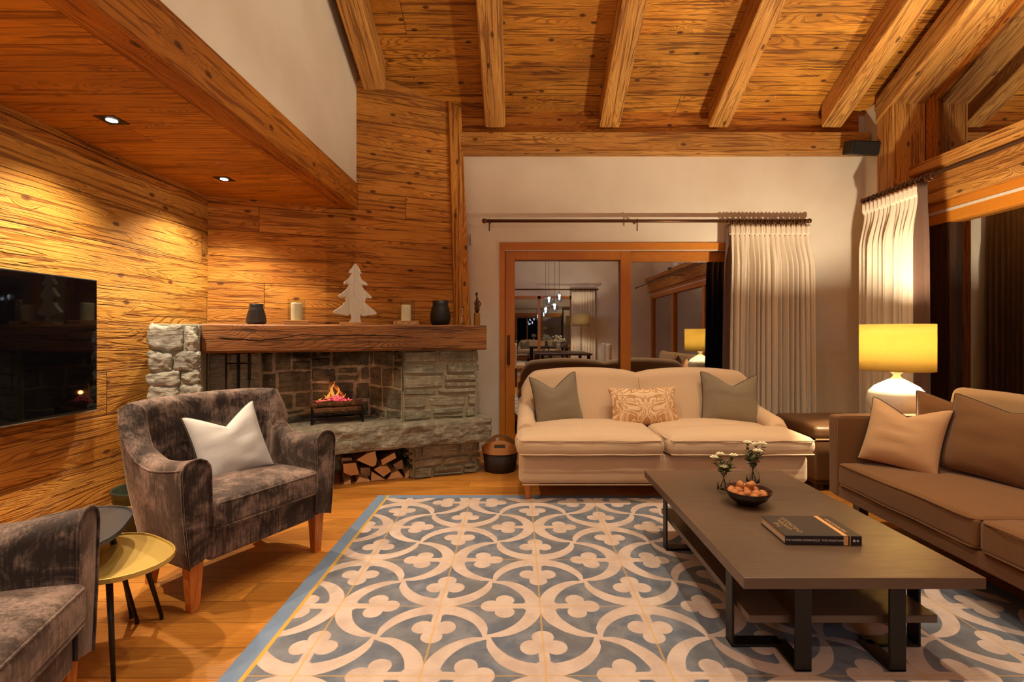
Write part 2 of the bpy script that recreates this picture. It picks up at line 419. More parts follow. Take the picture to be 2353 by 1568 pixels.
def ceramic():
    t = NT('white pitted ceramic'); o = t.obj(); d = t.vor(o, 24)
    n = t.noise(o, 4, 2); mk = t.m('MULTIPLY', t.ramp(d, .12, .2, 1, 0), t.ramp(n, .45, .6))
    ring = t.m('MULTIPLY', t.ramp(t.m('ABSOLUTE', t.m('SUBTRACT', d, .2)), 0, .06, 1, 0), t.ramp(n, .4, .55))
    t.col(t.mix(t.m('MULTIPLY', mk, .75), lin(214, 208, 198), lin(96, 74, 48))); t.rough(.22)
    t.bump(t.m('SUBTRACT', ring, mk), .6, .008); return t.mat
M['ceramic'] = ceramic()
def patterned():
    t = NT('apricot damask'); o = t.obj(); x, y, z = t.sep(o)
    ax = t.m('ABSOLUTE', x); p = t.comb(ax, 0, z)
    n = t.noise(p, 9, 1, .4, 1.2); b = t.m('ABSOLUTE', t.m('SUBTRACT', t.m('FRACT', t.m('MULTIPLY', n, 7)), .5))
    f = t.ramp(b, .18, .3)
    t.col(t.mix(f, lin(196, 148, 104), lin(232, 200, 162))); t.rough(.85); t.bump(f, .2, .002); return t.mat
M['damask'] = patterned()

# rug: tile pattern drawn by arithmetic on the rug's own coordinates
T_ = .435; RX0, RY0 = .0973, 1.7014
def rugmat():
    t = NT('blue grey rug with cream scrollwork'); o = t.obj(); X, Y, Z = t.sep(o)
    wob = t.noise(o, 7, 2)
    x = t.m('DIVIDE', t.m('SUBTRACT', X, RX0), T_); y = t.m('DIVIDE', t.m('SUBTRACT', Y, RY0), T_)
    # hairline wobble of the weave
    wx = t.m('MULTIPLY', t.m('SUBTRACT', wob, .5), .025); x = t.m('ADD', x, wx); y = t.m('ADD', y, wx)
    def motif(a, b, par):
        ia = t.m('FLOOR', a); ib = t.m('FLOOR', t.m('ADD', b, .5))
        odd = t.m('MODULO', t.m('ADD', t.m('ABSOLUTE', t.m('ADD', ia, ib)), par), 2)     # 0 -> node at low end
        sg = t.m('SUBTRACT', 1, t.m('MULTIPLY', odd, 2))
        qx = t.m('MULTIPLY', t.m('SUBTRACT', t.m('SUBTRACT', a, ia), .5), sg); qy = t.m('SUBTRACT', b, ib)
        def dist(cx, cy, ay=False):
            yy = t.m('ABSOLUTE', qy) if ay else qy
            dx = t.m('SUBTRACT', qx, cx); dy = t.m('SUBTRACT', yy, cy)
            return t.m('SQRT', t.m('ADD', t.m('MULTIPLY', dx, dx), t.m('MULTIPLY', dy, dy)))
        outer = t.ramp(dist(0, 0), .512, .520, 1, 0); inner = t.ramp(dist(.118, 0), .474, .482, 0, 1)
        left = t.ramp(qx, -.002, .012, 1, 0)
        r = t.m('MULTIPLY', t.m('MULTIPLY', outer, inner), left)
        l1 = t.ramp(dist(-.145, .108, True), .092, .102, 1, 0); l2 = t.m('MAXIMUM', t.ramp(dist(-.005, 0), .094, .104, 1, 0), t.ramp(dist(-.12, 0), .08, .09, 1, 0))
        st = t.m('MULTIPLY', t.ramp(t.m('ABSOLUTE', qy), .042, .05, 1, 0), t.m('MULTIPLY', t.ramp(qx, -.1, -.09, 1, 0), t.ramp(qx, -.5, -.49)))
        hub = t.ramp(dist(-.42, .0), .085, .11, 1, 0)
        notch = t.m('MULTIPLY', t.ramp(dist(-.33, .055, True), .03, .045, 0, 1), 1)
        fl = t.m('MAXIMUM', t.m('MAXIMUM', l1, l2), t.m('MAXIMUM', st, hub))
        return t.m('MAXIMUM', t.m('MULTIPLY', r, t.m('ADD', .0, 1)), fl)
    a = motif(x, y, 1); b = motif(y, x, 0)
    pat = t.m('MAXIMUM', a, b)
    inside = t.m('MULTIPLY', t.ramp(X, -.945, -.943), t.m('MULTIPLY', t.ramp(Y, 3.535, 3.54, 1, 0), t.ramp(X, 2.165, 2.17, 1, 0)))
    pat = t.m('MULTIPLY', pat, inside)
    gx = t.m('ABSOLUTE', t.m('SUBTRACT', t.m('FRACT', t.m('ADD', x, .5)), .5)); gy = t.m('ABSOLUTE', t.m('SUBTRACT', t.m('FRACT', t.m('ADD', y, .5)), .5))
    line = t.m('MAXIMUM', t.ramp(gx, .006, .014, 1, 0), t.ramp(gy, .004, .010, 1, 0)); line = t.m('MULTIPLY', line, inside)
    edge = t.ramp(t.m('ABSOLUTE', t.m('SUBTRACT', X, -.945)), .007, .011, 1, 0)
    n1 = t.noise(o, 9, 4, .6); n2 = t.noise(o, 3, 2); fine = t.noise(t.comb(t.m('MULTIPLY', X, 40), t.m('MULTIPLY', Y, 260), 0), 1, 2)
    bg = t.mix(t.ramp(n1, .35, .68), lin(100, 106, 122), lin(130, 132, 142)); bg = t.mix(t.ramp(n2, .4, .7, 0, .45), bg, lin(114, 108, 104))
    bg = t.mix(t.m('MULTIPLY', t.m('SUBTRACT', 1, inside), .7), bg, lin(118, 142, 178))
    cr = t.mix(t.ramp(n1, .35, .7), lin(206, 184, 174), lin(190, 167, 157))
    c = t.mix(pat, bg, cr); c = t.mix(t.m('MULTIPLY', line, .55), c, lin(206, 160, 76)); c = t.mix(t.m('MULTIPLY', edge, .9), c, lin(210, 162, 62))
    c = t.mix(t.ramp(fine, .3, .8, 0, .12), c, lin(70, 60, 54))
    t.col(c); t.rough(.95); t.b.inputs['Specular IOR Level'].default_value = .15
    t.bump(t.m('ADD', t.m('MULTIPLY', pat, .5), t.m('MULTIPLY', fine, .4)), .35, .004); return t.mat
M['rug'] = rugmat()

# ================================================================== THE ROOM
random.seed(4)
def cz(Y): return 3.433 + .5 * (4.96 - Y) if Y > .5 else 3.433 + .5 * 4.46 - .5 * (.5 - Y)
XL, YC = -2.58, 4.09                       # left wall, corner with the fireplace wall
SOF = 2.346                                # low ceiling on the left
YB = 5.0                                   # back wall
YR = -3.7                                  # far end of the room behind the camera
TH = math.atan(1 / 2.434)                  # angle of the fireplace
A_ = Vector((math.cos(TH), math.sin(TH), 0)); N_ = Vector((math.sin(TH), -math.cos(TH), 0))
P0 = Vector((XL, YC, 0))
def fp(s, t, z=0): return P0 + A_ * s + N_ * t + Vector((0, 0, z))
def fs(u, t):                              # s where the sight line of column u meets plane t
    k = (u - U0) / F; b = P0 + N_ * t
    return (k * b.y - b.x) / (A_.x - k * A_.y)
def fz(u, v, t):
    s = fs(u, t); Y = (P0 + A_ * s + N_ * t).y
    return s, EYE - (v - V0) / F * Y
MF = Matrix.Translation(P0) @ Matrix.Rotation(TH, 4, 'Z')      # local x = s, local y = -t

MB().box((-2.9, YR - .2, -.08), (4.2, 5.4, 0)).build('floor', M['floorwood'], grain=(1, 0, 0), kind='structure', uvo=(0.3, .082))
MB().box((XL - .12, YR, 0), (XL, 5.3, SOF)).build('wall_left', M['wallwood'], grain=(0, 1, 0), kind='structure')
# low ceiling with its edge beam, white wall above it
MB().box((XL, YR, SOF), (-1.633, YC + .7, SOF + .06)).build('ceiling_low', M['soffwood'], grain=(1, 0, 0), kind='structure')
yb_end = YC + .411 * (-1.477 - XL)
yb_in = YC + .411 * (-1.633 - XL)
def eb(z0, z1): return MB().prism([(-1.633, YR), (-1.477, YR), (-1.477, yb_end + .01), (-1.633, yb_in + .01)], z0, z1)
eb(SOF - .004, 2.582).build('ceiling_beam', M['beambrown'], bevel=.012, grain=(0, 1, 0), kind='structure')
q = MB(); ye = YC + .411 * (-1.49 - XL)
ys = [YR, .5, ye]
for i in range(2):
    a, b = ys[i], ys[i+1]
    q.hexa([(-1.62, a, 2.58), (-1.49, a, 2.58), (-1.49, b, 2.58), (-1.62, b, 2.58)],
           [(-1.62, a, cz(a) + .05), (-1.49, a, cz(a) + .05), (-1.49, b, cz(b) + .05), (-1.62, b, cz(b) + .05)])
q.build('wall_upper', M['plaster'], kind='structure')
# roof boards, two slopes
q = MB().hexa([(-1.7, .5, cz(.5)), (4.2, .5, cz(.5)), (4.2, 5.3, cz(5.3)), (-1.7, 5.3, cz(5.3))], [(-1.7, .5, cz(.5) + .08), (4.2, .5, cz(.5) + .08), (4.2, 5.3, cz(5.3) + .08), (-1.7, 5.3, cz(5.3) + .08)])
q.build('ceiling', M['ceilwood'], grain=(1, 0, 0), kind='structure')
q = MB().hexa([(-1.7, YR - .1, cz(YR - .1)), (4.2, YR - .1, cz(YR - .1)), (4.2, .5, cz(.5)), (-1.7, .5, cz(.5))], [(-1.7, YR - .1, cz(YR - .1) + .08), (4.2, YR - .1, cz(YR - .1) + .08), (4.2, .5, cz(.5) + .08), (-1.7, .5, cz(.5) + .08)])
q.build('ceiling_rear', M['ceilwood'], grain=(1, 0, 0), kind='structure')
def rafter(xa, xb, dep, y0=.5, y1=4.875, name='ceiling_beam', mat='beamwood', lift=0):
    c = lambda y: cz(y)
    o = MB().hexa([(xa, y0, c(y0) - dep), (xb, y0, c(y0) - dep), (xb, y1, c(y1) - dep), (xa, y1, c(y1) - dep)],
                  [(xa, y0, c(y0) + .01), (xb, y0, c(y0) + .01), (xb, y1, c(y1) + .01), (xa, y1, c(y1) + .01)])
    return o.build(name, M[mat], bevel=.012, grain=(0, 1, -.5), kind='structure')
for k, x in enumerate((-1.31, -.225, .905, 1.985, 3.105)):
    rafter(x - .1, x + .1, .24, y1=4.875 if k else 4.50)
    if k in (1, 3): rafter(x - .1, x + .1, .24, y0=YR, y1=.5)
# wall plate, fascia board, back wall
MB().box((-.60, 4.88, 2.997), (3.5, 5.02, 3.20)).build('wall_beam', M['beamwood'], bevel=.008, grain=(1, 0, 0), kind='structure')
MB().box((-.62, 4.965, 3.19), (3.44, 5.06, 3.47)).build('trim_1', M['beambrown'], grain=(1, 0, 0), kind='structure')
DX0, DX1, DZ = at(1148, 0, YB).x, 2.62, EYE + (V0 - 558) / F * YB
wb = MB().box((-1.2, YB, 0), (DX0, YB + .3, 3.5)).box((DX0, YB, DZ), (DX1, YB + .3, 3.5)).box((DX1, YB, 0), (3.9, YB + .3, 3.5))
wb.build('wall_back', M['plaster'], kind='structure')
# right wall: short plaster return, corner post, raking beam, transom, glazing
MB().prism([(3.52, 4.72), (3.9, 4.72), (3.9, 5.02), (3.52, 5.02)], 0, 3.46).build('wall_right', M['plaster'], kind='structure')
MB().box((3.45, 4.53, 0), (3.76, 4.73, 3.36)).build('wall_post', M['beamwood'], bevel=.012, grain=(0, 0, 1), kind='structure')
def rake(xa, xb, d0, d1, y0, y1, nm, mt):
    return MB().hexa([(xa, y0, cz(y0) - d0), (xb, y0, cz(y0) - d0), (xb, y1, cz(y1) - d0), (xa, y1, cz(y1) - d0)],
                     [(xa, y0, cz(y0) - d1), (xb, y0, cz(y0) - d1), (xb, y1, cz(y1) - d1), (xa, y1, cz(y1) - d1)]).build(nm, M[mt], bevel=.01, grain=(0, 1, -.5), kind='structure')
rake(3.44, 3.77, .33, .10, .5, 4.735, 'ceiling_beam', 'beamwood')
MB().box((3.60, YR, 2.635), (3.80, 4.53, 2.725)).build('trim_2', M['beamwood'], bevel=.006, grain=(0, 1, 0), kind='structure')
MB().box((3.68, YR, 2.36), (3.84, 4.53, 2.635)).build('wall_beam', M['beamwood'], bevel=.008, grain=(0, 1, 0), kind='structure')
w1 = struct_empty('window_1')                                    # sliding glass wall on the right
MB().box((3.74, YR, 2.17), (3.90, 4.53, 2.36)).build('window_frame', M['doorwood'], w1, bevel=.004, grain=(0, 1, 0))
MB().box((3.735, YR, 2.262), (3.742, 4.5, 2.285)).build('guide_rail', M['plastic'], w1)
MB().box((3.74, YR, 0), (3.90, 4.53, .07)).build('sill', M['doorwood'], w1, grain=(0, 1, 0))
for (y0, y1) in ((4.28, 4.53), (2.30, 2.42), (.2, .32), (-1.8, -1.68), (YR, YR + .12)):
    MB().box((3.76, y0, .07), (3.88, y1, 2.17)).build('window_stile', M['doorwood' if y0 < 4 else 'darkwood'], w1, bevel=.004, grain=(0, 0, 1))
MB().box((3.815, YR + .1, .07), (3.825, 4.30, 2.17)).build('window_pane', M['pane'], w1)
w2 = struct_empty('window_2')                                    # raked glazing above the transom
def raked(x0, x1, y0, y1, zb, d, nm, mt, g=(0, 1, -.5)):
    return MB().hexa([(x0, y0, zb), (x1, y0, zb), (x1, y1, zb), (x0, y1, zb)], [(x0, y0, cz(y0) - d), (x1, y0, cz(y0) - d), (x1, y1, cz(y1) - d), (x0, y1, cz(y1) - d)]).build(nm, M[mt], w2, grain=g)
raked(3.80, 3.81, .5, 4.50, 2.70, .30, 'window_pane', 'pane')
MB().box((3.76, 4.44, 2.72), (3.84, 4.53, 3.36)).build('window_stile', M['beambrown'], w2, grain=(0, 0, 1))
MB().hexa([(3.77, .5, cz(.5) - .39), (3.84, .5, cz(.5) - .39), (3.84, 4.5, cz(4.5) - .39), (3.77, 4.5, cz(4.5) - .39)], [(3.77, .5, cz(.5) - .30), (3.84, .5, cz(.5) - .30), (3.84, 4.5, cz(4.5) - .30), (3.77, 4.5, cz(4.5) - .30)]).build('window_frame', M['beambrown'], w2, grain=(0, 1, -.5))
MB().box((3.76, 2.0, 2.72), (3.84, 2.12, cz(2.1) - .3)).build('window_stile', M['beambrown'], w2, grain=(0, 0, 1))
q = MB().hexa([(3.80, YR, 2.70), (3.9, YR, 2.70), (3.9, .5, 2.70), (3.80, .5, 2.70)], [(3.80, YR, cz(YR)), (3.9, YR, cz(YR)), (3.9, .5, cz(.5)), (3.80, .5, cz(.5))])
q.build('wall_right_rear', M['plaster'], kind='structure')
# rear wall behind the camera with its own big dark window
RW = MB().box((-2.7, YR - .15, 0), (-.35, YR, 5)).box((-.35, YR - .15, 2.25), (1.55, YR, 5)).box((1.55, YR - .15, 0), (4.2, YR, 5)).box((-.35, YR - .15, 0), (1.55, YR, .08))
RW.build('wall_rear', M['plaster'], kind='structure')
w3 = struct_empty('window_3')
for b in (((-.35, YR - .1, .08), (-.27, YR - .02, 2.25)), ((1.47, YR - .1, .08), (1.55, YR - .02, 2.25)), ((.56, YR - .1, .08), (.64, YR - .02, 2.25)), ((-.35, YR - .1, 2.17), (1.55, YR - .02, 2.25))):
    MB().box(*b).build('window_frame', M['doorwood'], w3, grain=(0, 0, 1))
MB().box((-.3, YR - .07, .08), (1.5, YR - .06, 2.2)).build('window_pane', M['pane'], w3)

# sliding door in the back wall
d1 = struct_empty('door_1')
zt = lambda v, Y: EYE + (V0 - v) / F * Y
fr = MB(); fr.box((DX0, YB - .02, 0), (at(1160, 0, YB).x, YB + .16, zt(575, YB))).box((DX0, YB - .02, zt(575, YB)), (DX1, YB + .16, DZ)).box((DX1 - .06, YB - .02, 0), (DX1, YB + .16, zt(575, YB))).box((DX0 + .02, YB, .001), (DX1 - .065, YB + .16, .05))
fr.build('door_frame', M['doorwood'], d1, bevel=.004, grain=(1, 0, 0))
yD = YB + .05
MB().box((at(1160, 0, YB).x, YB - .012, zt(577, YB)), (DX1 - .06, YB + .02, zt(574.6, YB))).build('guide_rail', M['plastic'], d1)
def ux(u): return at(u, 0, yD).x
s1 = struct_empty('x'); bpy.data.objects.remove(s1)
sash = MB(); za, zc = zt(577, yD), zt(598, yD)
sash.box((ux(1161), yD - .03, .05), (ux(1183), yD + .03, za)).box((ux(1425), yD - .03, .05), (ux(1448), yD + .03, za)).box((ux(1183), yD - .03, zc), (ux(1425), yD + .03, za)).box((ux(1183), yD - .03, .05), (ux(1425), yD + .03, .15))
so = sash.build('sliding_sash', M['doorwood'], d1, bevel=.004, grain=(0, 0, 1))
MB().box((ux(1183), yD + .035, .15), (ux(1425), yD + .045, zc)).build('door_pane', M['pane'], so)
hd = MB().rbox((ux(1169), yD - .036, 1.03), (.03, .012, .30), .006).rbox((ux(1169), yD - .06, .96), (.022, .02, .13), .008).box((ux(1167), yD - .06, .93), (ux(1171), yD - .03, .95))
hd.build('door_handle', M['bronze'], so)
fx = MB(); fx.box((ux(1448), yD + .05, zt(600, yD)), (DX1 - .06, yD + .1, za)).box((DX1 - .11, yD + .05, .05), (DX1 - .06, yD + .1, za)).box((ux(1430), yD + .05, .05), (DX1 - .06, yD + .1, .15))
fxo = fx.build('fixed_frame', M['doorwood'], d1, bevel=.003, grain=(1, 0, 0))
MB().box((ux(1440), yD + .07, .1), (DX1 - .1, yD + .08, zt(600, yD))).build('door_pane', M['pane'], fxo)

# ------------------------------------------------------------------ fireplace
# panelled chimney breast above the mantel (canted wall)
se = fs(1046, 0)
def cq(s0, s1, t0, t1, zb):
    P = [fp(s0, t0), fp(s1, t0), fp(s1, t1), fp(s0, t1)]
    return MB().hexa([(p.x, p.y, zb) for p in P], [(p.x, p.y, cz(p.y) + .03) for p in P])
q = MB(); zz = [(0, 1.02, 1.0)]
top = lambda p: cz(p.y) + .03
P = [fp(-.02, .0), fp(se + .02, 0), fp(se + .02, -.08), fp(-.02, -.08)]
sS = fs(817, 0)
Q = [fp(-.02, 0), fp(sS, 0), fp(sS, -.08), fp(-.02, -.08)]
q.hexa([(p.x, p.y, 0) for p in Q], [(p.x, p.y, SOF + .1) for p in Q])
Q = [fp(sS - .25, 0), fp(se + .02, 0), fp(se + .02, -.08), fp(sS - .25, -.08)]
q.hexa([(p.x, p.y, 0) for p in Q], [(p.x, p.y, top(p)) for p in Q])
q.build('wall_fireplace', M['chimwood'], grain=tuple(A_), kind='structure')
# leaning corner post of the breast
def fpz(u, v, t):
    s, z = fz(u, v, t); return fp(s, t, z)
bl, br_, tl, tr_ = fpz(1045, 752, .035), fpz(1083, 752, .035), fpz(1031, 232, .035), fpz(1060, 246, .035)
back = -N_ * .30
MB().hexa([bl, br_, br_ + back, bl + back], [tl, tr_, tr_ + back, tl + back]).build('wall_post', M['chimwood'], bevel=.008, grain=(0, 0, 1), kind='structure')

def masonry(mb, w, h, rows, R, depth=.03, rough=.008, x0=0, z0=0, y=0, M=None, blen=(.14, .42), skip=None, gap=.008):
    """blocks in the local x-z plane facing -y"""
    z = z0; hs = [R.uniform(.6, 1.4) for _ in range(rows)]; k = h / sum(hs)
    for r in range(rows):
        hh = hs[r] * k; x = x0 - (R.random() * .12 if r else 0)
        while x < x0 + w - .02:
            L = R.uniform(*blen); xa, xb = max(x, x0), min(x + L, x0 + w)
            if x0 + w - xb < .07: xb = x0 + w
            parts = [(z, hh)]
            if R.random() < .28 and hh > .075 and xb - xa < .30: c_ = R.uniform(.4, .6); parts = [(z, hh * c_), (z + hh * c_, hh * (1 - c_))]
            for (zq, hq) in (parts if xb - xa > .03 else []):
                d = depth * R.uniform(.55, 1.15); nx, nz = 7, 4
                g = gap * R.uniform(.5, 1.1); sl = R.uniform(-.016, .016); sd = R.random() * 99
                vs = []; fs_ = []
                for j in range(nz + 1):
                    for i in range(nx + 1):
                        fx, fzv = i / nx, j / nz
                        e = min(fx, 1 - fx, 1) ; e2 = min(fzv, 1 - fzv)
                        edge = 0 if (i in (0, nx) or j in (0, nz)) else 1
                        px = xa + g + (xb - xa - 2 * g) * (fx if edge or True else fx)
                        if i == 1: px = xa + g + .012
                        if i == nx - 1: px = xb - g - .012
                        pz = zq + g + (hq - 2 * g) * fzv + sl * (fx - .5)
                        if j == 1: pz = zq + g + .01 + sl * (fx - .5)
                        if j == nz - 1: pz = zq + hq - g - .01 + sl * (fx - .5)
                        nv = noise.noise_vector(Vector((px * 9, pz * 9, sd)))
                        px += nv.x * rough * .9; pz += nv.z * rough * .7
                        py = y - (d + noise.noise(Vector((px * 14, pz * 14, sd))) * rough * 1.6 if edge else -.004)
                        vs.append((px, py, pz))
                for j in range(nz):
                    for i in range(nx): a = j * (nx + 1) + i; fs_.append((a, a + 1, a + nx + 2, a + nx + 1))
                mb.add(vs, fs_, M)
            x += L
        z += hh
    return mb

FP = thing('stone_fireplace', 'grey stone corner fireplace with raised hearth slab and burning fire', 'fireplace', P0, TH)
R = random.Random(7)
sP0, sP1 = fs(950, .72), fs(1097, .72)                     # lower pier, right
def box_st(mb, s0, s1, t0, t1, z0, z1, mi=0): return mb.box((s0, -t1, z0), (s1, -t0, z1), mi=mi)
zS0, zS1 = .285, .48
low = MB(); box_st(low, sP0, sP1, .05, .70, 0, zS0)
low.build('pier_core', M['mortar'], FP)
q = MB(); masonry(q, sP1 - sP0, zS0 - .005, 3, R, x0=sP0, y=-.70)
masonry(q, .60, zS0 - .005, 3, R, M=Matrix.Translation((sP1, -.70, 0)) @ Matrix.Rotation(PI / 2, 4, 'Z'))
masonry(q, .60, zS0 - .005, 3, R, M=Matrix.Translation((sP0, -.10, 0)) @ Matrix.Rotation(-PI / 2, 4, 'Z'))
q.build('lower_pier', M['stone'], FP)
# hearth slab
sl = MB(); s0, s1, t1 = .33, 2.212, .82
def slabf():
    nx, nz = 90, 8; vs = []; fs_ = []
    for j in range(nz + 1):
        for i in range(nx + 1):
            x = s0 + (s1 - s0) * i / nx; z = zS0 + (zS1 - zS0) * j / nz
            e = 0 if j in (0, nz) or i in (0, nx) else 1
            y = -t1 - e * .012 + .022 * noise.noise(Vector((x * 7, z * 16, 2))) + .012 * noise.noise(Vector((x * 22, z * 40, 5)))
            vs.append((x, y, z))
    for j in range(nz):
        for i in range(nx): a = j * (nx + 1) + i; fs_.append((a, a + 1, a + nx + 2, a + nx + 1))
    o = len(vs)
    for i in range(nx + 1):       # top and bottom back edges
        x = s0 + (s1 - s0) * i / nx; vs.append((x, -.05, zS1))
    for i in range(nx): fs_.append((nz * (nx + 1) + i, nz * (nx + 1) + i + 1, o + i + 1, o + i))
    o2 = len(vs)
    for i in range(nx + 1): vs.append((s0 + (s1 - s0) * i / nx, -.05, zS0))
    for i in range(nx): fs_.append((i + 1, i, o2 + i, o2 + i + 1))
    for (i, sg) in ((0, 1), (nx, -1)):
        col = [j * (nx + 1) + i for j in range(nz + 1)]; f = col + [o + i, o2 + i]
        fs_.append(f if sg < 0 else f[::-1])
    return vs, fs_
sl.add(*slabf()); sl.build('hearth_slab', M['slab'], FP, bevel=.008)
# firebox: left flank, left splay, back, right splay, right pier
ZM = 1.06
def seg(s_a, t_a, s_b, t_b, rows, depth=.014, blen=(.14, .3), z0=zS1, z1=ZM, mat='stoneshade', rough=.008, nm='firebox_wall'):
    a, b = Vector((s_a, -t_a, 0)), Vector((s_b, -t_b, 0)); d = b - a; L = d.length; ang = math.atan2(d.y, d.x)
    Mx = Matrix.Translation((a.x, a.y, 0)) @ Matrix.Rotation(ang, 4, 'Z')
    q = MB(); q.box((0, -.003, z0), (L, .06, z1), Mx); q.build('mortar_bed', M['mortar' if mat == 'stone' else 'mortarshade'], FP)
    q = MB(); masonry(q, L, z1 - z0, rows, R, x0=0, z0=z0, depth=depth, blen=blen, M=Mx, rough=rough)
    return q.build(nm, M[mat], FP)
M['mortarshade'] = stone('mortar with painted upper shade', lin(182, 174, 152), lin(192, 184, 160), lin(160, 152, 130), topshade=True, bump=.4)  # same painted firebox shade on the joints
sB0, sB1 = fs(715, .30), fs(850, .30); sR = fs(925, .70); sL = fs(600, .55)
seg(.1, .58, sL, .55, 4, nm='left_flank', blen=(.16, .34), mat='stone')
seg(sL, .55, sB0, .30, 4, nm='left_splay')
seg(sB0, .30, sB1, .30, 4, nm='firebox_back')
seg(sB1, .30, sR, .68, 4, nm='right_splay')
seg(sR, .70, fs(1095, .70), .70, 6, nm='right_pier', mat='stone', blen=(.16, .44), depth=.02)
seg(fs(1095, .70), .70, fs(1095, .70), .02, 5, nm='pier_return', mat='stone', depth=.02)
# log store behind
q = MB(); box_st(q, .3, sP0, .10, .16, 0, zS0); q.build('log_store_back', M['mortarshade'], FP)
# mantel beam
q = MB(); sM0, sM1 = .10, fs(1118, .777)
n = 60; vs = []; fs_ = []
prof = [(.02, 1.06), (.765, 1.06), (.777, 1.075), (.779, 1.16), (.777, 1.255), (.765, 1.267), (.02, 1.267)]
for i in range(n + 1):
    x = sM0 + (sM1 - sM0) * i / n
    for (t, z) in prof:
        w = .006 * noise.noise(Vector((x * 4, t * 9, z * 9))) if t > .5 else 0
        vs.append((x, -(t + w), z + (w * .8 if t > .5 else 0)))
k = len(prof)
for i in range(n):
    for j in range(k - 1): fs_.append((i*k+j, (i+1)*k+j, (i+1)*k+j+1, i*k+j+1))
    fs_.append((i*k+k-1, (i+1)*k+k-1, (i+1)*k, i*k))
fs_.append(list(range(k))); fs_.append([n*k+j for j in range(k)][::-1])
mo = MB().add(vs, fs_).build('mantel_beam', M['mantel'], grain=(1, 0, 0), flatuv=True)
mo.location = P0; mo.rotation_euler = (0, 0, TH); tag(mo, 'thick dark oak mantel beam with a long crack above the fire', 'mantel')
# the crack: a thin dark groove strip let into the face
cr = [(480, 776), (560, 780), (600, 783), (650, 777), (690, 770), (760, 772), (820, 770), (900, 772), (980, 778)]
pts = []
for i in range(len(cr) - 1):
    for f in range(8):
        u = cr[i][0] + (cr[i+1][0] - cr[i][0]) * f / 8; v = cr[i][1] + (cr[i+1][1] - cr[i][1]) * f / 8 + 1.2 * noise.noise(Vector((u * .06, 0, 0)))
        s, z = fz(u, v, .779); pts.append((s, -.779, z))
MB().tube(pts, [.0035 + .0025 * abs(noise.noise(Vector((p[0] * 6, 1, 0)))) if 2 < i < len(pts) - 3 else .001 for i, p in enumerate(pts)], 5).build('crack', plain('dark split', lin(30, 14, 8), .95), mo)

# rubble block left of the mantel
RB = thing('rubble_pillar', 'low pale rubble stone block left of the mantel beam', 'stone pillar', fp(-.18, .88))
def rub():
    R = random.Random(3); q = MB(); s_a, s_b = fs(341, .88), fs(452, .88); L = s_b - s_a
    o = fp(s_a, .88) ; o0 = Vector(RB.location)
    core = MB(); f0, f1, b1, b0, c0 = fp(s_a + .01, .872), fp(s_b, .872), fp(s_b + .01, .05), Vector((XL + .01, 3.95, 0)), Vector((XL + .01, 3.60, 0))
    P = [x - o0 for x in (f0, f1, b1, b0, c0)]
    core.prism([(p.x, p.y) for p in P], 0, 1.262); core.build('block_core', M['mortarpale'], RB, bevel=.01)
    Mx = Matrix.Translation(o - o0) @ Matrix.Rotation(TH, 4, 'Z')
    z = 0
    rows = [(0, .2), (.2, .42), (.42, .60), (.60, .74), (.74, .85), (.85, .945), (.945, 1.085), (1.085, 1.262)]
    for (za, zb) in rows:
        wd = L + .22 * max(0, (1.15 - za)) ** 1.3 * .5; x = -.01
        while x < wd - .03:
            l = R.uniform(.10, .22); xb = min(x + l, wd)
            if wd - xb < .06: xb = wd
            c = ((x + xb) / 2, .028 + R.uniform(-.008, .008), (za + zb) / 2 + R.uniform(-.006, .006)); sz = (xb - x - .006, .09 + R.uniform(0, .02), zb - za - .006)
            q.rbox(c, sz, min(sz) * .3, M=Mx, n=12, wob=.012, seed=R.random() * 50, rough=.016); x = xb
    q.build('rubble_face', M['rubble'], RB, smooth=True)
    q = MB(); Mr = Matrix.Translation(fp(s_b, .88) - o0) @ Matrix.Rotation(TH + PI / 2, 4, 'Z')
rub()

# fire grate, logs, embers, flames
gs, gz = fz(775, 955, .50)
G = thing('fire_grate', 'black iron grate holding burning logs in the firebox', 'fire grate', fp(gs, .50, zS1), TH)
q = MB()
for y in (-.085, .10):
    q.tube([(-.20, y, .075), (.20, y, .075)], .006).tube([(-.19, y, .03), (.19, y, .03)], .005)
for x in (-.19, .19):
    q.box((x - .008, -.10, 0), (x + .008, -.085, .13)).box((x - .006, .10, 0), (x + .006, .112, .12)).box((x - .006, -.1, .02), (x + .006, .11, .032))
for i in range(9): x = -.17 + .34 * i / 8; q.tube([(x, -.085, .07), (x, .10, .07)], .004, 6)
q.build('grate_frame', M['iron'], G)
lg = stone('charred log', lin(120, 84, 52), lin(90, 60, 38), lin(46, 30, 20), bump=.8)
def firelog(name, a, b, r, lab):
    pts = [Vector(a).lerp(Vector(b), i / 12) + noise.noise_vector(Vector((i * .4, a[0] * 9, 3))) * .008 for i in range(13)]
    q = MB().tube(pts, [r * (1 + .12 * noise.noise(Vector((i * .7, a[1] * 20, 0)))) for i in range(13)], 10)
    o = q.build(name, lg, smooth=False, bevel=.003); o.matrix_world = Matrix.Translation(fp(gs, .50, zS1)) @ Matrix.Rotation(TH, 4, 'Z')
    tag(o, lab, 'log', 'burning logs on the grate')
firelog('burning_log', (-.25, -.06, .098), (.21, -.05, .10), .026, 'lower burning log lying along the front of the grate')
firelog('burning_log', (-.19, -.02, .145), (.20, -.03, .150), .026, 'upper burning log behind the front log on the grate')
firelog('burning_log', (-.16, .06, .108), (.19, .06, .108), .028, 'log at the back of the grate under the embers')
firelog('burning_log', (-.055, .04, .33), (.08, .05, .165), .014, 'thin split log leaning steeply above the embers')
q = MB()
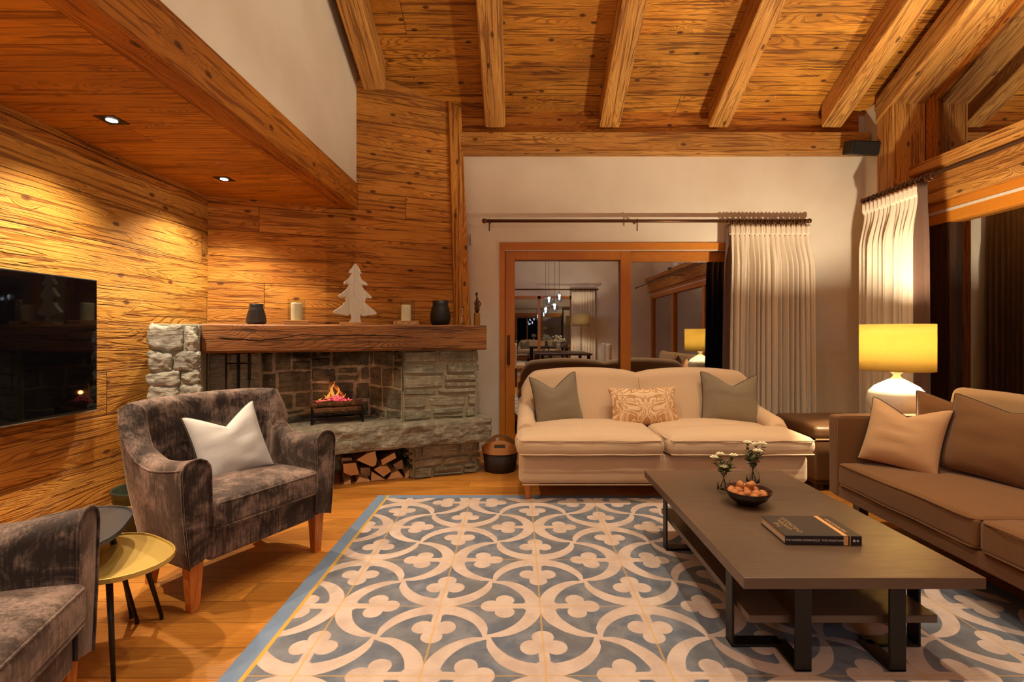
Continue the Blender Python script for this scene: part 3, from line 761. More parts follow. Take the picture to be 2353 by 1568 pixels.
for i in range(90):
    x = R.gauss(-.015, .055); q.rbox((x, R.uniform(-.035, .03), .168 + .05 * max(0, 1 - abs(x + .01) / .13) * R.random()), (R.uniform(.012, .028), .018, R.uniform(.007, .014)), .004, n=1, wob=.006, seed=i)
et = NT('glowing pink embers'); en = et.noise(et.obj(), 60, 3); et.col((.03, .01, .01, 1))
et.set(et.b.inputs['Emission Color'], et.mix(et.ramp(en, .45, .65), (1, .03, .06, 1), (1, .22, .22, 1))); et.set(et.b.inputs['Emission Strength'], et.ramp(en, .35, .6, .12, 1.0)); embm = et.mat
q.build('embers', embm, G, smooth=True, kind='stuff')
q = MB()
def flame(x0, y0, h, w, sd, lean):
    def f(u, v):
        rr = w * math.sin(PI * min(1, v * .75 + .22)) * (1 - v) ** .45
        cx = x0 + lean * v + .018 * math.sin(v * 7 + sd) * v; a = u * 2 * PI
        return (cx + rr * math.cos(a), y0 + rr * .5 * math.sin(a), .165 + h * v)
    q.grid(f, 10, 14, closeu=True)
flame(-.03, .02, .165, .017, 1, -.005); flame(-.055, .0, .11, .016, 2.2, -.01); flame(-.01, .02, .13, .013, 3.4, .02)
flame(-.09, .01, .06, .018, 4, .0); flame(-.12, .01, .035, .016, 1.3, -.01); flame(.05, .02, .06, .012, 2, .0)
fm = NT('orange flame'); fm.t.nodes.remove(fm.b)
lw = fm.n('LayerWeight'); lw.inputs[0].default_value = .35
em = fm.n('Emission'); fm.set(em.inputs[0], fm.mix(lw.outputs[1], (1, .42, .07, 1), (1, .12, .01, 1))); em.inputs[1].default_value = .85
tr = fm.n('BsdfTransparent'); ms = fm.n('MixShader'); fm.set(ms.inputs[0], fm.ramp(lw.outputs[1], .2, .9, .8, .15))
fm.t.links.new(tr.outputs[0], ms.inputs[1]); fm.t.links.new(em.outputs[0], ms.inputs[2]); fm.t.links.new(ms.outputs[0], fm.out.inputs[0])
q.build('flames', fm.mat, G, smooth=True, kind='stuff')
li = bpy.data.lights.new('fire_glow', 'POINT'); li.energy = .7; li.color = (1, .35, .12); li.shadow_soft_size = .015
lo = bpy.data.objects.new('fire_glow', li); COL.objects.link(lo); lo.location = fp(gs, .52, zS1 + .24)
# chain hanging at the right of the opening
q = MB(); sc, _ = fz(926, 0, .74)
for i in range(20):
    z = 1.04 - i * .016; a = (i % 2) * PI / 2
    q.tube([(sc + math.cos(w) * .005 * math.cos(a), -.74 + math.cos(w) * .005 * math.sin(a), z + math.sin(w) * .010) for w in [2 * PI * k / 10 for k in range(10)]], .0018, 5, closed=True)
o = q.build('damper_chain', M['iron']); o.location = P0; o.rotation_euler = (0, 0, TH); tag(o, 'thin black chain hanging below the mantel at the right of the fire', 'chain')

# fire tools on a stand
tY = 3.58
tb = at(548, 0, tY)
FS = thing('fire_tool_stand', 'black iron fireside tool stand on the left of the hearth', 'fire tools', (tb.x, tY, zS1))
px = 1 / F * tY
q = MB().tube([(0, 0, .02), (0, 0, .60)], .011, 10).lathe([(.012, .6), (.018, .61), (.012, .63), (0, .635)], 12)
q.build('pole', M['iron'], FS)
MB().tube([(-.095, 0, .50), (.095, 0, .50)], .0055, 8).build('crossbar', M['iron'], FS)
MB().rbox((0, 0, .01), (.20, .14, .02), .008).build('base', M['iron'], FS)
for (du, nm, lb, r) in ((-25, 'fire_poker', 'slim black poker hanging left on the fire tool stand', .007), (28, 'fire_brush', 'thick handled black hearth brush hanging right on the tool stand', .010)):
    x = du * px
    T = thing(nm, lb, 'fire tool', (tb.x + x, tY - .018, zS1 + .08))
    MB().tube([(0, 0, .30), (0, 0, .525)], r, 10).build('handle', M['iron'], T)
    MB().tube([(0, 0, 0), (0, 0, .32)], .005, 8).build('shaft', M['iron'], T)
    if nm == 'fire_brush': MB().rbox((0, 0, -.0), (.07, .03, .07), .012).build('bristles', M['black'], T)
    else: MB().tube([(0, 0, .0), (0, -.0, -.03), (.02, 0, -.02)], .005, 6).build('hook', M['iron'], T)

# firewood in the store under the hearth
def logpoly(px_, t, dz=.0):
    out = []
    for (a, b) in px_:
        s, z = fz(640 + a / 5.228, 840 + b / 5.228, t); out.append((s, max(.003, z + dz)))
    return out
LG = [([(780,1205),(930,1190),(972,1330),(870,1345),(785,1310)], 'squarish split log lying at the left, one up from the floor'),
 ([(935,1150),(1060,1075),(1165,1045),(1182,1150),(1175,1210),(1130,1235)], 'large wedge shaped log at the top middle of the stack'),
 ([(1235,1155),(1400,1062),(1420,1130),(1250,1220)], 'narrow slanting log at the top right of the stack'),
 ([(1150,1270),(1220,1230),(1310,1230),(1358,1290),(1265,1360)], 'five sided log in the middle right of the stack'),
 ([(735,1520),(790,1440),(865,1385),(870,1520)], 'three cornered log at the bottom left of the stack'),
 ([(915,1478),(945,1410),(975,1360),(1090,1390),(1108,1420),(1050,1475),(960,1492)], 'rounded log at the bottom, second from the armchair'),
 ([(1122,1295),(1284,1402),(1230,1462),(1115,1475)], 'sharp triangular log standing in the middle of the bottom row'),
 ([(1310,1430),(1360,1320),(1440,1285),(1500,1350),(1503,1398),(1400,1432)], 'humped log at the bottom right of the stack'),
 ([(1518,1405),(1525,1330),(1580,1260),(1635,1218),(1560,1370)], 'thin pointed log leaning against the right pier'),
 ([(985,1250),(1100,1250),(1140,1290),(1100,1350),(1000,1345)], 'dark log set back in the centre of the stack'),
 ([(760,1130),(880,1125),(890,1185),(770,1195)], 'dark log set back at the top left of the stack'),
 ([(1380,1210),(1490,1150),(1510,1260),(1420,1270)], 'brown log set back at the right above the humped log')]
for i, (pp, lb) in enumerate(LG):
    t0 = .66 if i < 9 else .56
    P = logpoly(pp, t0, .006); n = len(P); t0 -= R.uniform(0, .03)
    vs = [(p[0], -t0, p[1]) for p in P] + [(p[0] + R.uniform(-.008, .008), -t0 + .36, max(.003, p[1] + R.uniform(-.008, .008))) for p in P]
    q = MB(); q.add(vs, [list(range(n))]); q.add(vs, [list(range(n, 2*n))[::-1]])
    q.add(vs, [(k, (k+1) % n, n + (k+1) % n, n + k) for k in range(n) if k % 3], mi=0)
    q.add(vs, [(k, (k+1) % n, n + (k+1) % n, n + k) for k in range(n) if k % 3 == 0], mi=1)
    o = q.build('firewood_log', [M['cutwood'], M['bark']], grain=(0, 1, 0)); o.location = P0; o.rotation_euler = (0, 0, TH)
    tag(o, lb, 'firewood log', 'split logs stacked under the hearth slab')

# ------------------------------------------------------------------ things on the mantel (z 1.267)
ZT = 1.268
def onm(u, t): return fp(fs(u, t), t, ZT)
def scl(u, t): return onm(u, t).y / F          # metres per pixel there
def vase(u, w, h, name, lab, mat, prof, t=.62):
    k = scl(u, t); p = onm(u, t)
    q = MB().lathe([(r * w * k, z * h * k) for (r, z) in prof], 32)
    o = q.build(name, M[mat], smooth=True); o.location = p; return tag(o, lab, 'vase')
vase(589, 43, 46, 'ribbed_vase', 'grey ribbed pottery vase at the left end of the mantel', 'charcoal',
     [(0, 0), (.40, 0), (.49, .06), (.5, .16), (.47, .30), (.48, .32), (.44, .45), (.45, .47), (.39, .62), (.40, .64), (.35, .76), (.335, .9), (.36, 1), (.33, 1), (.30, .9), (.3, .3), (0, .2)])
vase(1012, 47, 56, 'black_vase', 'plump matt black vase at the right of the mantel', 'black',
     [(0, 0), (.36, 0), (.44, .05), (.49, .2), (.5, .38), (.46, .58), (.40, .76), (.37, .84), (.39, 1), (.36, 1), (.33, .85), (.4, .4), (0, .3)])
for (u, w, h, gw, cw, ch, lb) in ((682, 52, 57, 36, 25, 40, 'taller pillar candle in a square glass left of the white tree'),
                              (933, 50, 54, 34, 22, 37, 'shorter pillar candle in a square glass right of the white tree')):
    t = .62; k = scl(u, t); p = onm(u, t); b = 9 * k
    C = thing('candle_holder', lb.replace('pillar candle', 'candle holder on a pine base,').replace(' in a square glass', '') , 'candle holder', p, TH)
    C['label'] = 'square glass candle holder on a pine block, ' + ('left' if u < 800 else 'right') + ' of the white tree'
    MB().box((-w * k / 2, -w * k / 2, 0), (w * k / 2, w * k / 2, b)).build('wooden_base', M['palewood'], C, bevel=.003, grain=(1, 0, 0))
    g = gw * k / 2; z0, z1 = b, b + 48 * k
    q = MB()
    for (a, c) in (((-g, -g), (g, -g + .003)), ((-g, g - .003), (g, g)), ((-g, -g + .003), (-g + .003, g - .003)), ((g - .003, -g + .003), (g, g - .003))):
        q.box((a[0], a[1], z0 + .0005), (c[0], c[1], z1))
    q.build('glass', M['glass'], C)
    r = cw * k / 2
    K = thing('pillar_candle', lb, 'candle', p + Vector((0, 0, b + .001)))
    MB().lathe([(0, 0), (r, 0), (r, ch * k * .96), (r * .9, ch * k), (r * .7, ch * k * .97), (0, ch * k * .95)], 24).build('wax', M['wax'], K, smooth=False, bevel=.001)
    MB().tube([(0, 0, ch * k * .95), (.001, 0, ch * k * .95 + .012)], .0012, 5).build('wick', M['black'], K)
# white wooden tree
t = .66; k = scl(816, t); p = onm(816, t)
TR = thing('wooden_fir_tree', 'whitewashed wooden fir tree cut-out on a pale base, centre of the mantel', 'ornament', p, TH)
half = [(-3, 137), (-8, 128), (-14, 121), (-13, 117), (-7, 117), (-16, 103), (-24, 97), (-26, 91), (-14, 92), (-19, 80), (-30, 70), (-37, 65), (-35, 61), (-22, 62), (-22, 52), (-28, 43), (-40, 34), (-48, 29), (-46, 24), (-30, 22), (-17, 19), (-10, 24), (-9, 12), (-15, 4)]
ol = [(x, y) for x, y in half] + [(-x + (2 if i % 3 else -1), y - 1) for i, (x, y) in enumerate(half[::-1])]
ol = [(0, 140)] + ol
vs = [(x * k, -.013, y * k + .002) for x, y in ol] + [(x * k, .013, y * k + .002) for x, y in ol]; n = len(ol)
q = MB().add(vs, [list(range(n)), list(range(n, 2*n))[::-1]] + [(i, (i+1) % n, n + (i+1) % n, n + i) for i in range(n)])
q.build('tree', M['whitewash'], TR, bevel=.004, grain=(0, 0, 1))
MB().box((-33 * k, -.03, 0), (33 * k, .03, 5 * k)).build('base', M['palewood'], TR, bevel=.002, grain=(1, 0, 0))
# clear glass candlestick and bronze figure at the right end
t = .45; k = scl(1063, t)
q = MB().lathe([(0, 0), (7.5 * k, 0), (7.5 * k, 1.5 * k), (2.5 * k, 4 * k), (5.5 * k, 9 * k), (2.5 * k, 13 * k), (5 * k, 17 * k), (2 * k, 21 * k), (2 * k, 34 * k), (3.5 * k, 38 * k), (3.0 * k, 44 * k), (1.6 * k, 43 * k), (0, 36 * k)], 20)
gl = plain('crystal', (1, 1, 1, 1), .03, **{'Transmission Weight': 1.0, 'IOR': 1.45})
o = q.build('glass_candlestick', gl, smooth=True); o.location = onm(1063, t); tag(o, 'small clear glass candlestick beside the black vase', 'candlestick')
t = .50; k = scl(1096, t)
FG = thing('bronze_figurine', 'slender dark figurine on a gold block at the right end of the mantel', 'figurine', onm(1096, t), TH)
MB().box((-6 * k, -6 * k, 0), (6 * k, 6 * k, 29 * k)).build('plinth', M['gold'], FG, bevel=.002)
q = MB().tube([(-2*k, 0, 29*k), (-3*k, 0, 38*k), (-1*k, 0, 46*k), (1*k, 0, 56*k), (0, 0, 64*k), (-1*k, 0, 69*k)], [2.4*k, 3*k, 4.6*k, 4.2*k, 2*k, 1.6*k], 10)
q.tube([(2*k, 0, 29*k), (3.5*k, 0, 38*k), (1*k, 0, 47*k)], [2*k, 3*k, 3.6*k], 8).tube([(3*k, 0, 58*k), (8*k, -1*k, 52*k), (6*k, -2*k, 44*k)], 1.4*k, 7).tube([(-3*k, 0, 58*k), (-6*k, 0, 50*k), (-3*k, -2*k, 45*k)], 1.4*k, 7)
q.rbox((-1*k, 0, 73*k), (6*k, 6*k, 8*k), 2.9*k, n=2)
q.build('figure', M['statue'], FG, smooth=True)
o = MB().rbox((0, 0, 0), (.012, .035, .10), .004).build('thermostat', M['plastic']); p = at(1083, 551, YB - .02); o.location = (p.x, YB - .018, p.z); tag(o, 'small white wall sensor beside the timber post', 'sensor')

# ================================================================== FURNITURE
def leg_taper(x, y, z1, a, b, lean=(0, 0)):
    q = MB(); lx, ly = lean
    q.hexa([(x + lx - b, y + ly - b, 0), (x + lx + b, y + ly - b, 0), (x + lx + b, y + ly + b, 0), (x + lx - b, y + ly + b, 0)],
           [(x - a, y - a, z1), (x + a, y - a, z1), (x + a, y + a, z1), (x - a, y + a, z1)])
    return q
def armchair(name, lab, loc, rz):
    C = thing(name, lab, 'armchair', loc, rz, 'brown velvet armchairs')
    path = []
    for i in range(9): path.append((-.335, .01 + .39 * i / 8))
    for i in range(1, 7): a = PI - (PI / 2) * i / 6; path.append((-.25 + .085 * math.cos(a), .40 + .095 * math.sin(a)))
    for i in range(1, 8): path.append((-.255 + .51 * i / 8, .495 + .012 * math.sin(PI * i / 8)))
    for i in range(0, 7): a = PI / 2 - (PI / 2) * i / 6; path.append((.255 + .08 * math.cos(a), .40 + .095 * math.sin(a)))
    for i in range(8, -1, -1): path.append((.335, .01 + .39 * i / 8))
    N = len(path); zb = .205
    def hh(i):
        j = min(i, N - 1 - i)
        if j <= 5: t = j / 5; return .665 - .030 * math.sin(PI * .5 * t)
        if j <= 11: t = (j - 5) / 6; return .635 + .235 * t ** 1.9
        return .87 + .014 * math.sin(PI * min(1, (j - 11) / max(1, (N / 2 - 11))) / 2)
    vs = []; fs_ = []; K = None
    for i, (x, y) in enumerate(path):
        a = Vector(path[max(i - 1, 0)]); b = Vector(path[min(i + 1, N - 1)]); t = (b - a).normalized(); n = Vector((t.y, -t.x)) * -1
        if n.dot(Vector((x, y - .25))) < 0: n = -n
        h = hh(i); j = min(i, N - 1 - i); th = .062 if j < 8 else .055; r = th * .95
        lean = .015 if j < 6 else .015 + .05 * min(1, (j - 6) / 6)
        prof = [(-th, zb + .03), (-th, (zb + h) / 2), (-th, h - r)] + [(-th * math.cos(PI * k / 8), h - r + r * math.sin(PI * k / 8)) for k in range(1, 8)] + [(th, h - r), (th, (zb + h) / 2), (th * .8, zb)]
        K = len(prof)
        for (o, z) in prof:
            l = lean * max(0, (z - zb)) / .68; sh = -.03 * max(0, 1 - (z - zb) / .45) * (1 if j >= 8 else .4)
            p = Vector((x, y)) + n * (o + l + (sh if o > 0 else 0)); vs.append((p.x, p.y, z))
    for i in range(N - 1):
        for k in range(K): fs_.append((i*K+k, (i+1)*K+k, (i+1)*K+(k+1) % K, i*K+(k+1) % K))
    fs_.append(list(range(K))); fs_.append([(N-1)*K+k for k in range(K)][::-1])
    MB().add(vs, fs_).build('back_and_arms', M['velvet'], C, smooth=True, bevel=.008)
    for e in (0, N - 1):
        MB().tube([Vector(vs[e * K + k]) + Vector((0, -.004, 0)) for k in range(K)], .0045, 6, caps=True).build('piping', M['velvet'], C, smooth=True)
    inner = [Vector(vs[i * K + 4]) + Vector((0, -.004, 0)) for i in range(0, N)]
    outer = [Vector(vs[i * K + 9]) + Vector((0, 0, .001)) for i in range(0, N)]
    MB().tube(outer, .004, 6).build('piping', M['velvet'], C, smooth=True)
    MB().rbox((0, .235, .285), (.57, .44, .165), .02).build('seat_frame', M['velvet'], C, smooth=True)
    MB().rbox((0, .21, .405), (.565, .47, .125), .03, crown=.035, n=10, wob=.006, seed=loc[0]).build('seat_cushion', M['velvet'], C, smooth=True)
    for z in (.457, .352):
        w, d = .268, .31; pts = [(-w, .42, z), (-w, -.008 + .02, z), (-w + .02, -.021, z)] + [(-w + .02 + (2*w - .04) * i / 10, -.0235, z) for i in range(1, 10)] + [(w - .02, -.021, z), (w, .012, z), (w, .42, z)]
        MB().tube(pts, .004, 6).build('piping', M['velvet'], C, smooth=True)
    for sx in (-1, 1):
        leg_taper(sx * .325, .065, .215, .030, .019).build('leg', M['legwood'], C, bevel=.002, grain=(0, 0, 1))
        leg_taper(sx * .27, .45, .225, .028, .018, (0, .05)).build('leg', M['legwood'], C, bevel=.002, grain=(0, 0, 1))
    return C
rz1 = math.atan2(.893, .451)
AC1 = armchair('armchair', 'brown velvet armchair with a white cushion, in front of the fireplace', (-1.20, 2.385, 0), rz1)
rz2 = math.atan2(.949, -.317)
AC2 = armchair('armchair', 'brown velvet armchair in the bottom left corner, nearest the brass table', (-1.206, 1.19, 0), rz2)

def pillow(name, lab, base, face, w, h, th, mat, pipe, dent=.22, tilt=12, roll=0, seed=1, chop=0.0, group=None, twist=.0):
    """base = bottom centre, face = direction it looks towards (radians)"""
    T = thing(name, lab, 'cushion', base, 0, group)
    T.rotation_euler = (Matrix.Rotation(face + PI / 2, 3, 'Z') @ Matrix.Rotation(math.radians(-tilt), 3, 'X') @ Matrix.Rotation(math.radians(roll), 3, 'Y')).to_euler()
    def P(a, b, side):
        px = a * w / 2 * (1 - .075 * (1 - b * b) ** 1.0); pz = b * h / 2 * (1 - .06 * (1 - a * a))
        if b > -.2: pz -= dent * h * max(0, 1 - abs(a + twist) / .92) ** 1.25 * ((b + .2) / 1.2) ** 1.6
        e = max(0, 1 - abs(a) ** 2.6) ** .55 * max(0, 1 - abs(b) ** 2.6) ** .55
        y = side * (th / 2 * e + .003) + .004 * noise.noise(Vector((a * 2.3, b * 2.3, seed))) * e
        y += .010 * noise.noise(Vector((a * 1.6 + seed, b * 4, seed * 3))) * e
        return (px, y + .012 * (b * b + a * a) * -1 * 0, pz + h / 2)
    n = 22; q = MB()
    g = lambda i: math.sin(PI / 2 * (2 * i - 1))
    q.grid(lambda u, v: P(g(u), g(v), -1), n, n).grid(lambda u, v: P(g(u), g(v), 1), n, n)
    o = q.build('cover', M[mat], T, smooth=True)
    ring = []
    for i in range(n): ring.append(P(g(i / n), -1, 0))
    for i in range(n): ring.append(P(1, g(i / n), 0))
    for i in range(n): ring.append(P(g(1 - i / n), 1, 0))
    for i in range(n): ring.append(P(-1, g(1 - i / n), 0))
    rr = [ring[0]]
    for p in ring[1:]:
        if (Vector(p) - Vector(rr[-1])).length > .004: rr.append(p)
    if pipe: MB().tube(rr, .0045, 6, closed=True).build('piping', M[pipe], T, smooth=True)
    return T
def loc_ch(C, x, y, z):
    return Matrix.Rotation(C.rotation_euler[2], 3, 'Z') @ Vector((x, y, z)) + Vector(C.location)
pillow('scatter_cushion', 'pale grey linen cushion on the velvet armchair by the fire', loc_ch(AC1, .03, .27, .462), rz1 - PI / 2 - .25, .345, .37, .13, 'whitepill', 'greydark', tilt=22, roll=-9, seed=2, dent=.25)

# ---------------- cream sofa (front towards the camera)
SX, SY = 1.03, 3.45
SF = thing('cream_sofa', 'cream two seat sofa with rolled arms in front of the glass door', 'sofa', (SX, SY, 0))
MB().rbox((0, .44, .235), (2.05, .86, .205), .045, n=8).build('base', M['cream'], SF, smooth=True)
MB().tube([(-1.0, .005, .134), (1.0, .005, .134)], .004, 6).build('piping', M['cream'], SF, smooth=True)
for k, (x0, x1) in enumerate(((-1.045, -.005), (.005, 1.045))):
    q = MB().rbox(((x0 + x1) / 2, .17, .408), (x1 - x0, .46, .135), .058, crown=.045, crownb=-.0, n=12, wob=.010, seed=k * 7 + 1)
    q.rbox(((x0 + x1) / 2 + (.06 if k == 0 else -.06), .46, .408), (x1 - x0 - .12, .5, .13), .045, crown=.038, n=8, wob=.006, seed=k)
    c = q.build('seat_cushion', M['cream'], SF, smooth=True)
    for z in (.455, .360):
        pts = [(x0 + .02, .36, z), (x0 + .012, .05, z), (x0 + .03, -.035, z)] + [(x0 + .03 + (x1 - x0 - .06) * i / 14, -.057 + .004 * noise.noise(Vector((i * .6, k, z * 9))), z + .006 * noise.noise(Vector((i * .5, k + 5, z)))) for i in range(0, 15)] + [(x1 - .03, -.035, z), (x1 - .012, .05, z), (x1 - .02, .36, z)]
        MB().tube(pts, .0045, 6).build('piping', M['cream'], c, smooth=True)
# back with two humps
def humps(x):
    a = abs(x); e = .905 - .036 * ((a - .46) / .46) ** 2
    if a > .86: e -= .13 * ((a - .86) / .14) ** 2.2
    if a < .10: e -= .012 * (1 - a / .10)
    return e
def backf(u, v):
    x = -1.0 + 2.0 * u; zt_ = humps(x); zb = .30; r = .085
    tk = .085
    # profile loop: front face up, over the roll, down the back
    if v < .45: t = v / .45; z = zb + (zt_ - r - zb) * t; y = .66 + .09 * t - .035 * math.sin(PI * t); 
    elif v < .75: a = PI * (v - .45) / .30; z = zt_ - r + r * math.sin(a); y = .75 + tk - tk * math.cos(a)
    else: t = (v - .75) / .25; z = zt_ - r - (zt_ - r - zb) * t; y = .75 + 2 * tk - .03 * t
    y += -.02 * math.cos(min(1, abs(abs(x) - .5) / .5) * PI / 2) * (1 if v < .6 else 0)
    if abs(x) < .06 and v < .7: y += .018 * (1 - abs(x) / .06)
    return (x, y, z)
q = MB(); NU, NV = 64, 26; q.grid(backf, NU, NV)
w = NU + 1; q.f.append([j * w for j in range(NV + 1)]); q.f.append([j * w + NU for j in range(NV + 1)][::-1]); q.m += [0, 0]
q.build('backrest', M['cream'], SF, smooth=True, bevel=.012)
MB().tube([(0, .655 + .09 * t - .035 * math.sin(PI * t) + .006, .47 + (.82 - .47) * t) for t in [i / 8 for i in range(9)]], .003, 5).build('back_seam', M['tan'], SF)
for sg in (-1, 1):
    xs = sg * .965
    def armf(u, v):
        y = .30 + .62 * u; top = .56 + .11 * max(0, u - .15) ** 1.2; r = .062 + .010 * (1 - u)
        if u < .12: top -= .05 * (1 - u / .12) ** 2
        a = 2 * PI * v
        cx, cz_ = xs + sg * .0, top - r
        x = cx + r * math.cos(a); z = cz_ + r * math.sin(a)
        return (x, y, z)
    q = MB(); q.grid(lambda u, v: armf(u, v), 14, 20)
    q.f.append([j * 15 for j in range(20)][::-1]); q.m.append(0); q.f.append([j * 15 + 14 for j in range(20)]); q.m.append(0)
    q.rbox((xs - sg * .005, .61, .38), (.13, .60, .22), .03)
    q.build('arm', M['cream'], SF, smooth=True, bevel=.01)
    tu = lambda y: MB().lathe([(.012, 0), (.016, .01), (.022, .06), (.027, .11), (.03, .135)], 14, c=(sg * .955, y, 0))
    tu(.075).build('leg', M['legwood'], SF, smooth=True); tu(.82).build('leg', M['legwood'], SF, smooth=True)
zc_ = .448
pillow('scatter_cushion', 'grey green piped cushion at the left end of the cream sofa', Vector((at(1288, 0, 4.02).x, 4.02, zc_)), -PI / 2 + .18, .40, .42, .15, 'greypill', 'greydark', tilt=14, roll=-6, seed=5, dent=.27, group='grey green cushions on the cream sofa', twist=.05)
pillow('scatter_cushion', 'grey green piped cushion at the right end, by the curtain', Vector((at(1678, 0, 4.0).x, 4.0, zc_)), -PI / 2 - .08, .46, .43, .15, 'greypill', 'greydark', tilt=14, roll=3, seed=8, dent=.24, group='grey green cushions on the cream sofa', twist=-.1)
pillow('lumbar_cushion', 'apricot leaf patterned oblong cushion in the middle of the cream sofa', Vector((at(1482, 0, 3.98).x, 3.95, zc_ + .005)), -PI / 2 + .03, .56, .32, .15, 'damask', None, tilt=20, roll=-1, seed=11, dent=.02)

# ---------------- brown sofa on the right
BX, BY1, BY0 = 1.95, 3.09, 1.05
BS = thing('brown_sofa', 'long taupe brown sofa along the right side of the rug', 'sofa', (BX, (BY0 + BY1) / 2, 0))
def bl(x, y, z): return (x - BX, y - (BY0 + BY1) / 2, z)
def blr(x0, x1, y0, y1, z0, z1): return bl((x0 + x1) / 2, (y0 + y1) / 2, (z0 + z1) / 2), (x1 - x0, y1 - y0, z1 - z0)
MB().rbox(*blr(BX + .01, BX + .92, BY0, BY1 - .02, .195, .275), .015).build('base_rail', M['taupe'], BS, smooth=True)
for (y0, y1) in ((BY1 - .092, BY1), (BY0, BY0 + .092)):
    a = MB().rbox(*blr(BX - .0, BX + .93, y0, y1, .205, .695), .018).build('arm', M['taupe'], BS, smooth=True)
    for yy in (y0 + .006, y1 - .006): MB().tube([bl(BX + .012, yy, .215), bl(BX + .004, yy, .67), bl(BX + .02, yy, .69), bl(BX + .90, yy, .693)], .0035, 6).build('piping', M['taupe'], a, smooth=True)
MB().rbox(*blr(BX + .80, BX + .94, BY0 + .02, BY1 - .02, .21, .70), .03).build('backrest', M['taupe'], BS, smooth=True)
ym = 2.085
for k, (y0, y1) in enumerate(((ym + .004, BY1 - .096), (BY0 + .096, ym - .004))):
    c = MB().rbox(*blr(BX - .005, BX + .80, y0, y1, .272, .415), .028, crown=.035, n=10, wob=.006, seed=k + 3).build('seat_cushion', M['taupe'], BS, smooth=True)
    for z in (.405, .285):
        MB().tube([bl(BX + .5, y1 - .006, z), bl(BX + .02, y1 - .004, z), bl(BX - .002, y1 - .025, z)] + [bl(BX - .006, y1 - .025 - (y1 - y0 - .05) * i / 12, z + .002 * math.sin(i)) for i in range(1, 13)] + [bl(BX + .02, y0 + .004, z), bl(BX + .5, y0 + .006, z)], .004, 6).build('piping', M['taupe'], c, smooth=True)
    bc = MB().rbox((0, 0, 0), (.17, y1 - y0 - .02, .43), .05, n=10, wob=.012, seed=k + 9, M=Matrix.Translation(bl(BX + .71, (y0 + y1) / 2, .655)) @ Matrix.Rotation(.22, 4, 'Y')).build('back_cushion', M['tan'], BS, smooth=True)
for x in (BX + .12, BX + .84):
    for y in (BY0 + .1, BY1 - .12): leg_taper(*bl(x, y, 0)[:2], .2, .03, .022).build('leg', M['darkwood'], BS)
pillow('scatter_cushion', 'apricot linen cushion with dark piping against the sofa arm', (2.15, 2.80, .432), math.radians(214), .385, .385, .15, 'pink', 'darkpipe', tilt=20, roll=5, seed=14, dent=.20, group='cushions on the brown sofa')
pillow('scatter_cushion', 'big brown linen cushion resting beside the apricot cushion', (2.40, 2.50, .445), math.radians(206), .50, .42, .16, 'brownpill', 'darkpipe', tilt=20, roll=6, seed=17, dent=.10, group='cushions on the brown sofa')
pillow('scatter_cushion', 'dark brown cushion peeping out behind the apricot and brown cushions', (2.48, 2.78, .445), math.radians(215), .44, .42, .13, 'taupe', 'darkpipe', tilt=18, roll=0, seed=21, dent=.15, group='cushions on the brown sofa')

# ---------------- rug
rg = MB().box((-1.026, .75, .001), (2.25, 3.60, .014)).build('rug', M['rug'], bevel=.003)
tag(rg, 'large blue grey rug with cream scrolls and clover flowers', 'rug')

# ---------------- coffee table
X0, X1, Y0, Y1, ZTB = .756, 1.569, 1.646, 2.94, .393
OFF = .014
CT = thing('coffee_table', 'long low dark wood coffee table with black steel feet on the rug', 'coffee table', ((X0 + X1) / 2, (Y0 + Y1) / 2, OFF))
cx, cy = (X0 + X1) / 2, (Y0 + Y1) / 2; w2, l2 = (X1 - X0) / 2, (Y1 - Y0) / 2
ztop = ZTB - OFF - .013
MB().box((-w2, -l2, ztop - .038), (w2, l2, ztop)).build('table_top', M['tablewood'], CT, bevel=.002, grain=(1, 0, 0))
MB().box((-w2 + .07, -l2 + .11, .150), (w2 - .07, l2 - .11, .178)).build('lower_shelf', M['tablewood'], CT, bevel=.002, grain=(1, 0, 0))
def strap(pts, w, axis):   # flat band following pts; width w along axis
    q = MB(); th = .010
    for a, b in zip(pts[:-1], pts[1:]):
        a, b = Vector(a), Vector(b); lo = Vector([min(a[i], b[i]) for i in range(3)]); hi = Vector([max(a[i], b[i]) for i in range(3)])
        for i in range(3):
            e = w / 2 if i == axis else th / 2
            lo[i] -= e; hi[i] += e
        q.box(lo, hi)
    return q
zl = ztop - .038
for sx in (-1, 1):
    for sy in (-1, 1):
        xs, ys_ = sx * (w2 - .055), sy * (l2 - .235); xe, ye_ = sx * .165, sy * (l2 - .075)
        q = strap([(xs, ys_, zl), (xs, ys_, .008), (xe, ys_, .008)], .058, 1)
        q.m = q.m; q2 = strap([(xe, ys_, .008), (xe, ye_, .008), (xe, ye_, zl)], .058, 0)
        q.add(q2.v, q2.f); q.build('leg', M['blackmetal'], CT, bevel=.003)
# bowl of walnuts
zt_ = ZTB - .013 + .001
zt_ = OFF + ztop + .001
bw = at(1718, 0, 2.36); bx, by = bw.x, 2.36
o = MB().lathe([(0, 0), (.045, 0), (.05, .006), (.085, .03), (.105, .062), (.108, .070), (.103, .069), (.08, .038), (.04, .014), (0, .011)], 36).build('nut_bowl', plain('dark brown lacquer', lin(44, 18, 14), .22), smooth=True)
o.location = (bx, by, zt_); tag(o, 'small dark brown bowl full of walnuts on the coffee table', 'bowl')
R = random.Random(5)
spots = [(0, 0, .062), (.036, .01, .058), (-.036, .012, .058), (.012, .04, .058), (-.02, -.036, .058), (.026, -.034, .058), (.066, -.016, .052), (-.066, -.012, .052), (.055, .045, .052), (-.055, .045, .052), (-.01, .072, .052), (.0, -.068, .050), (.05, -.052, .052), (-.052, -.046, .052), (.012, .005, .086), (-.026, .022, .083), (.036, .03, .08), (-.07, .022, .053)]
nuts = None
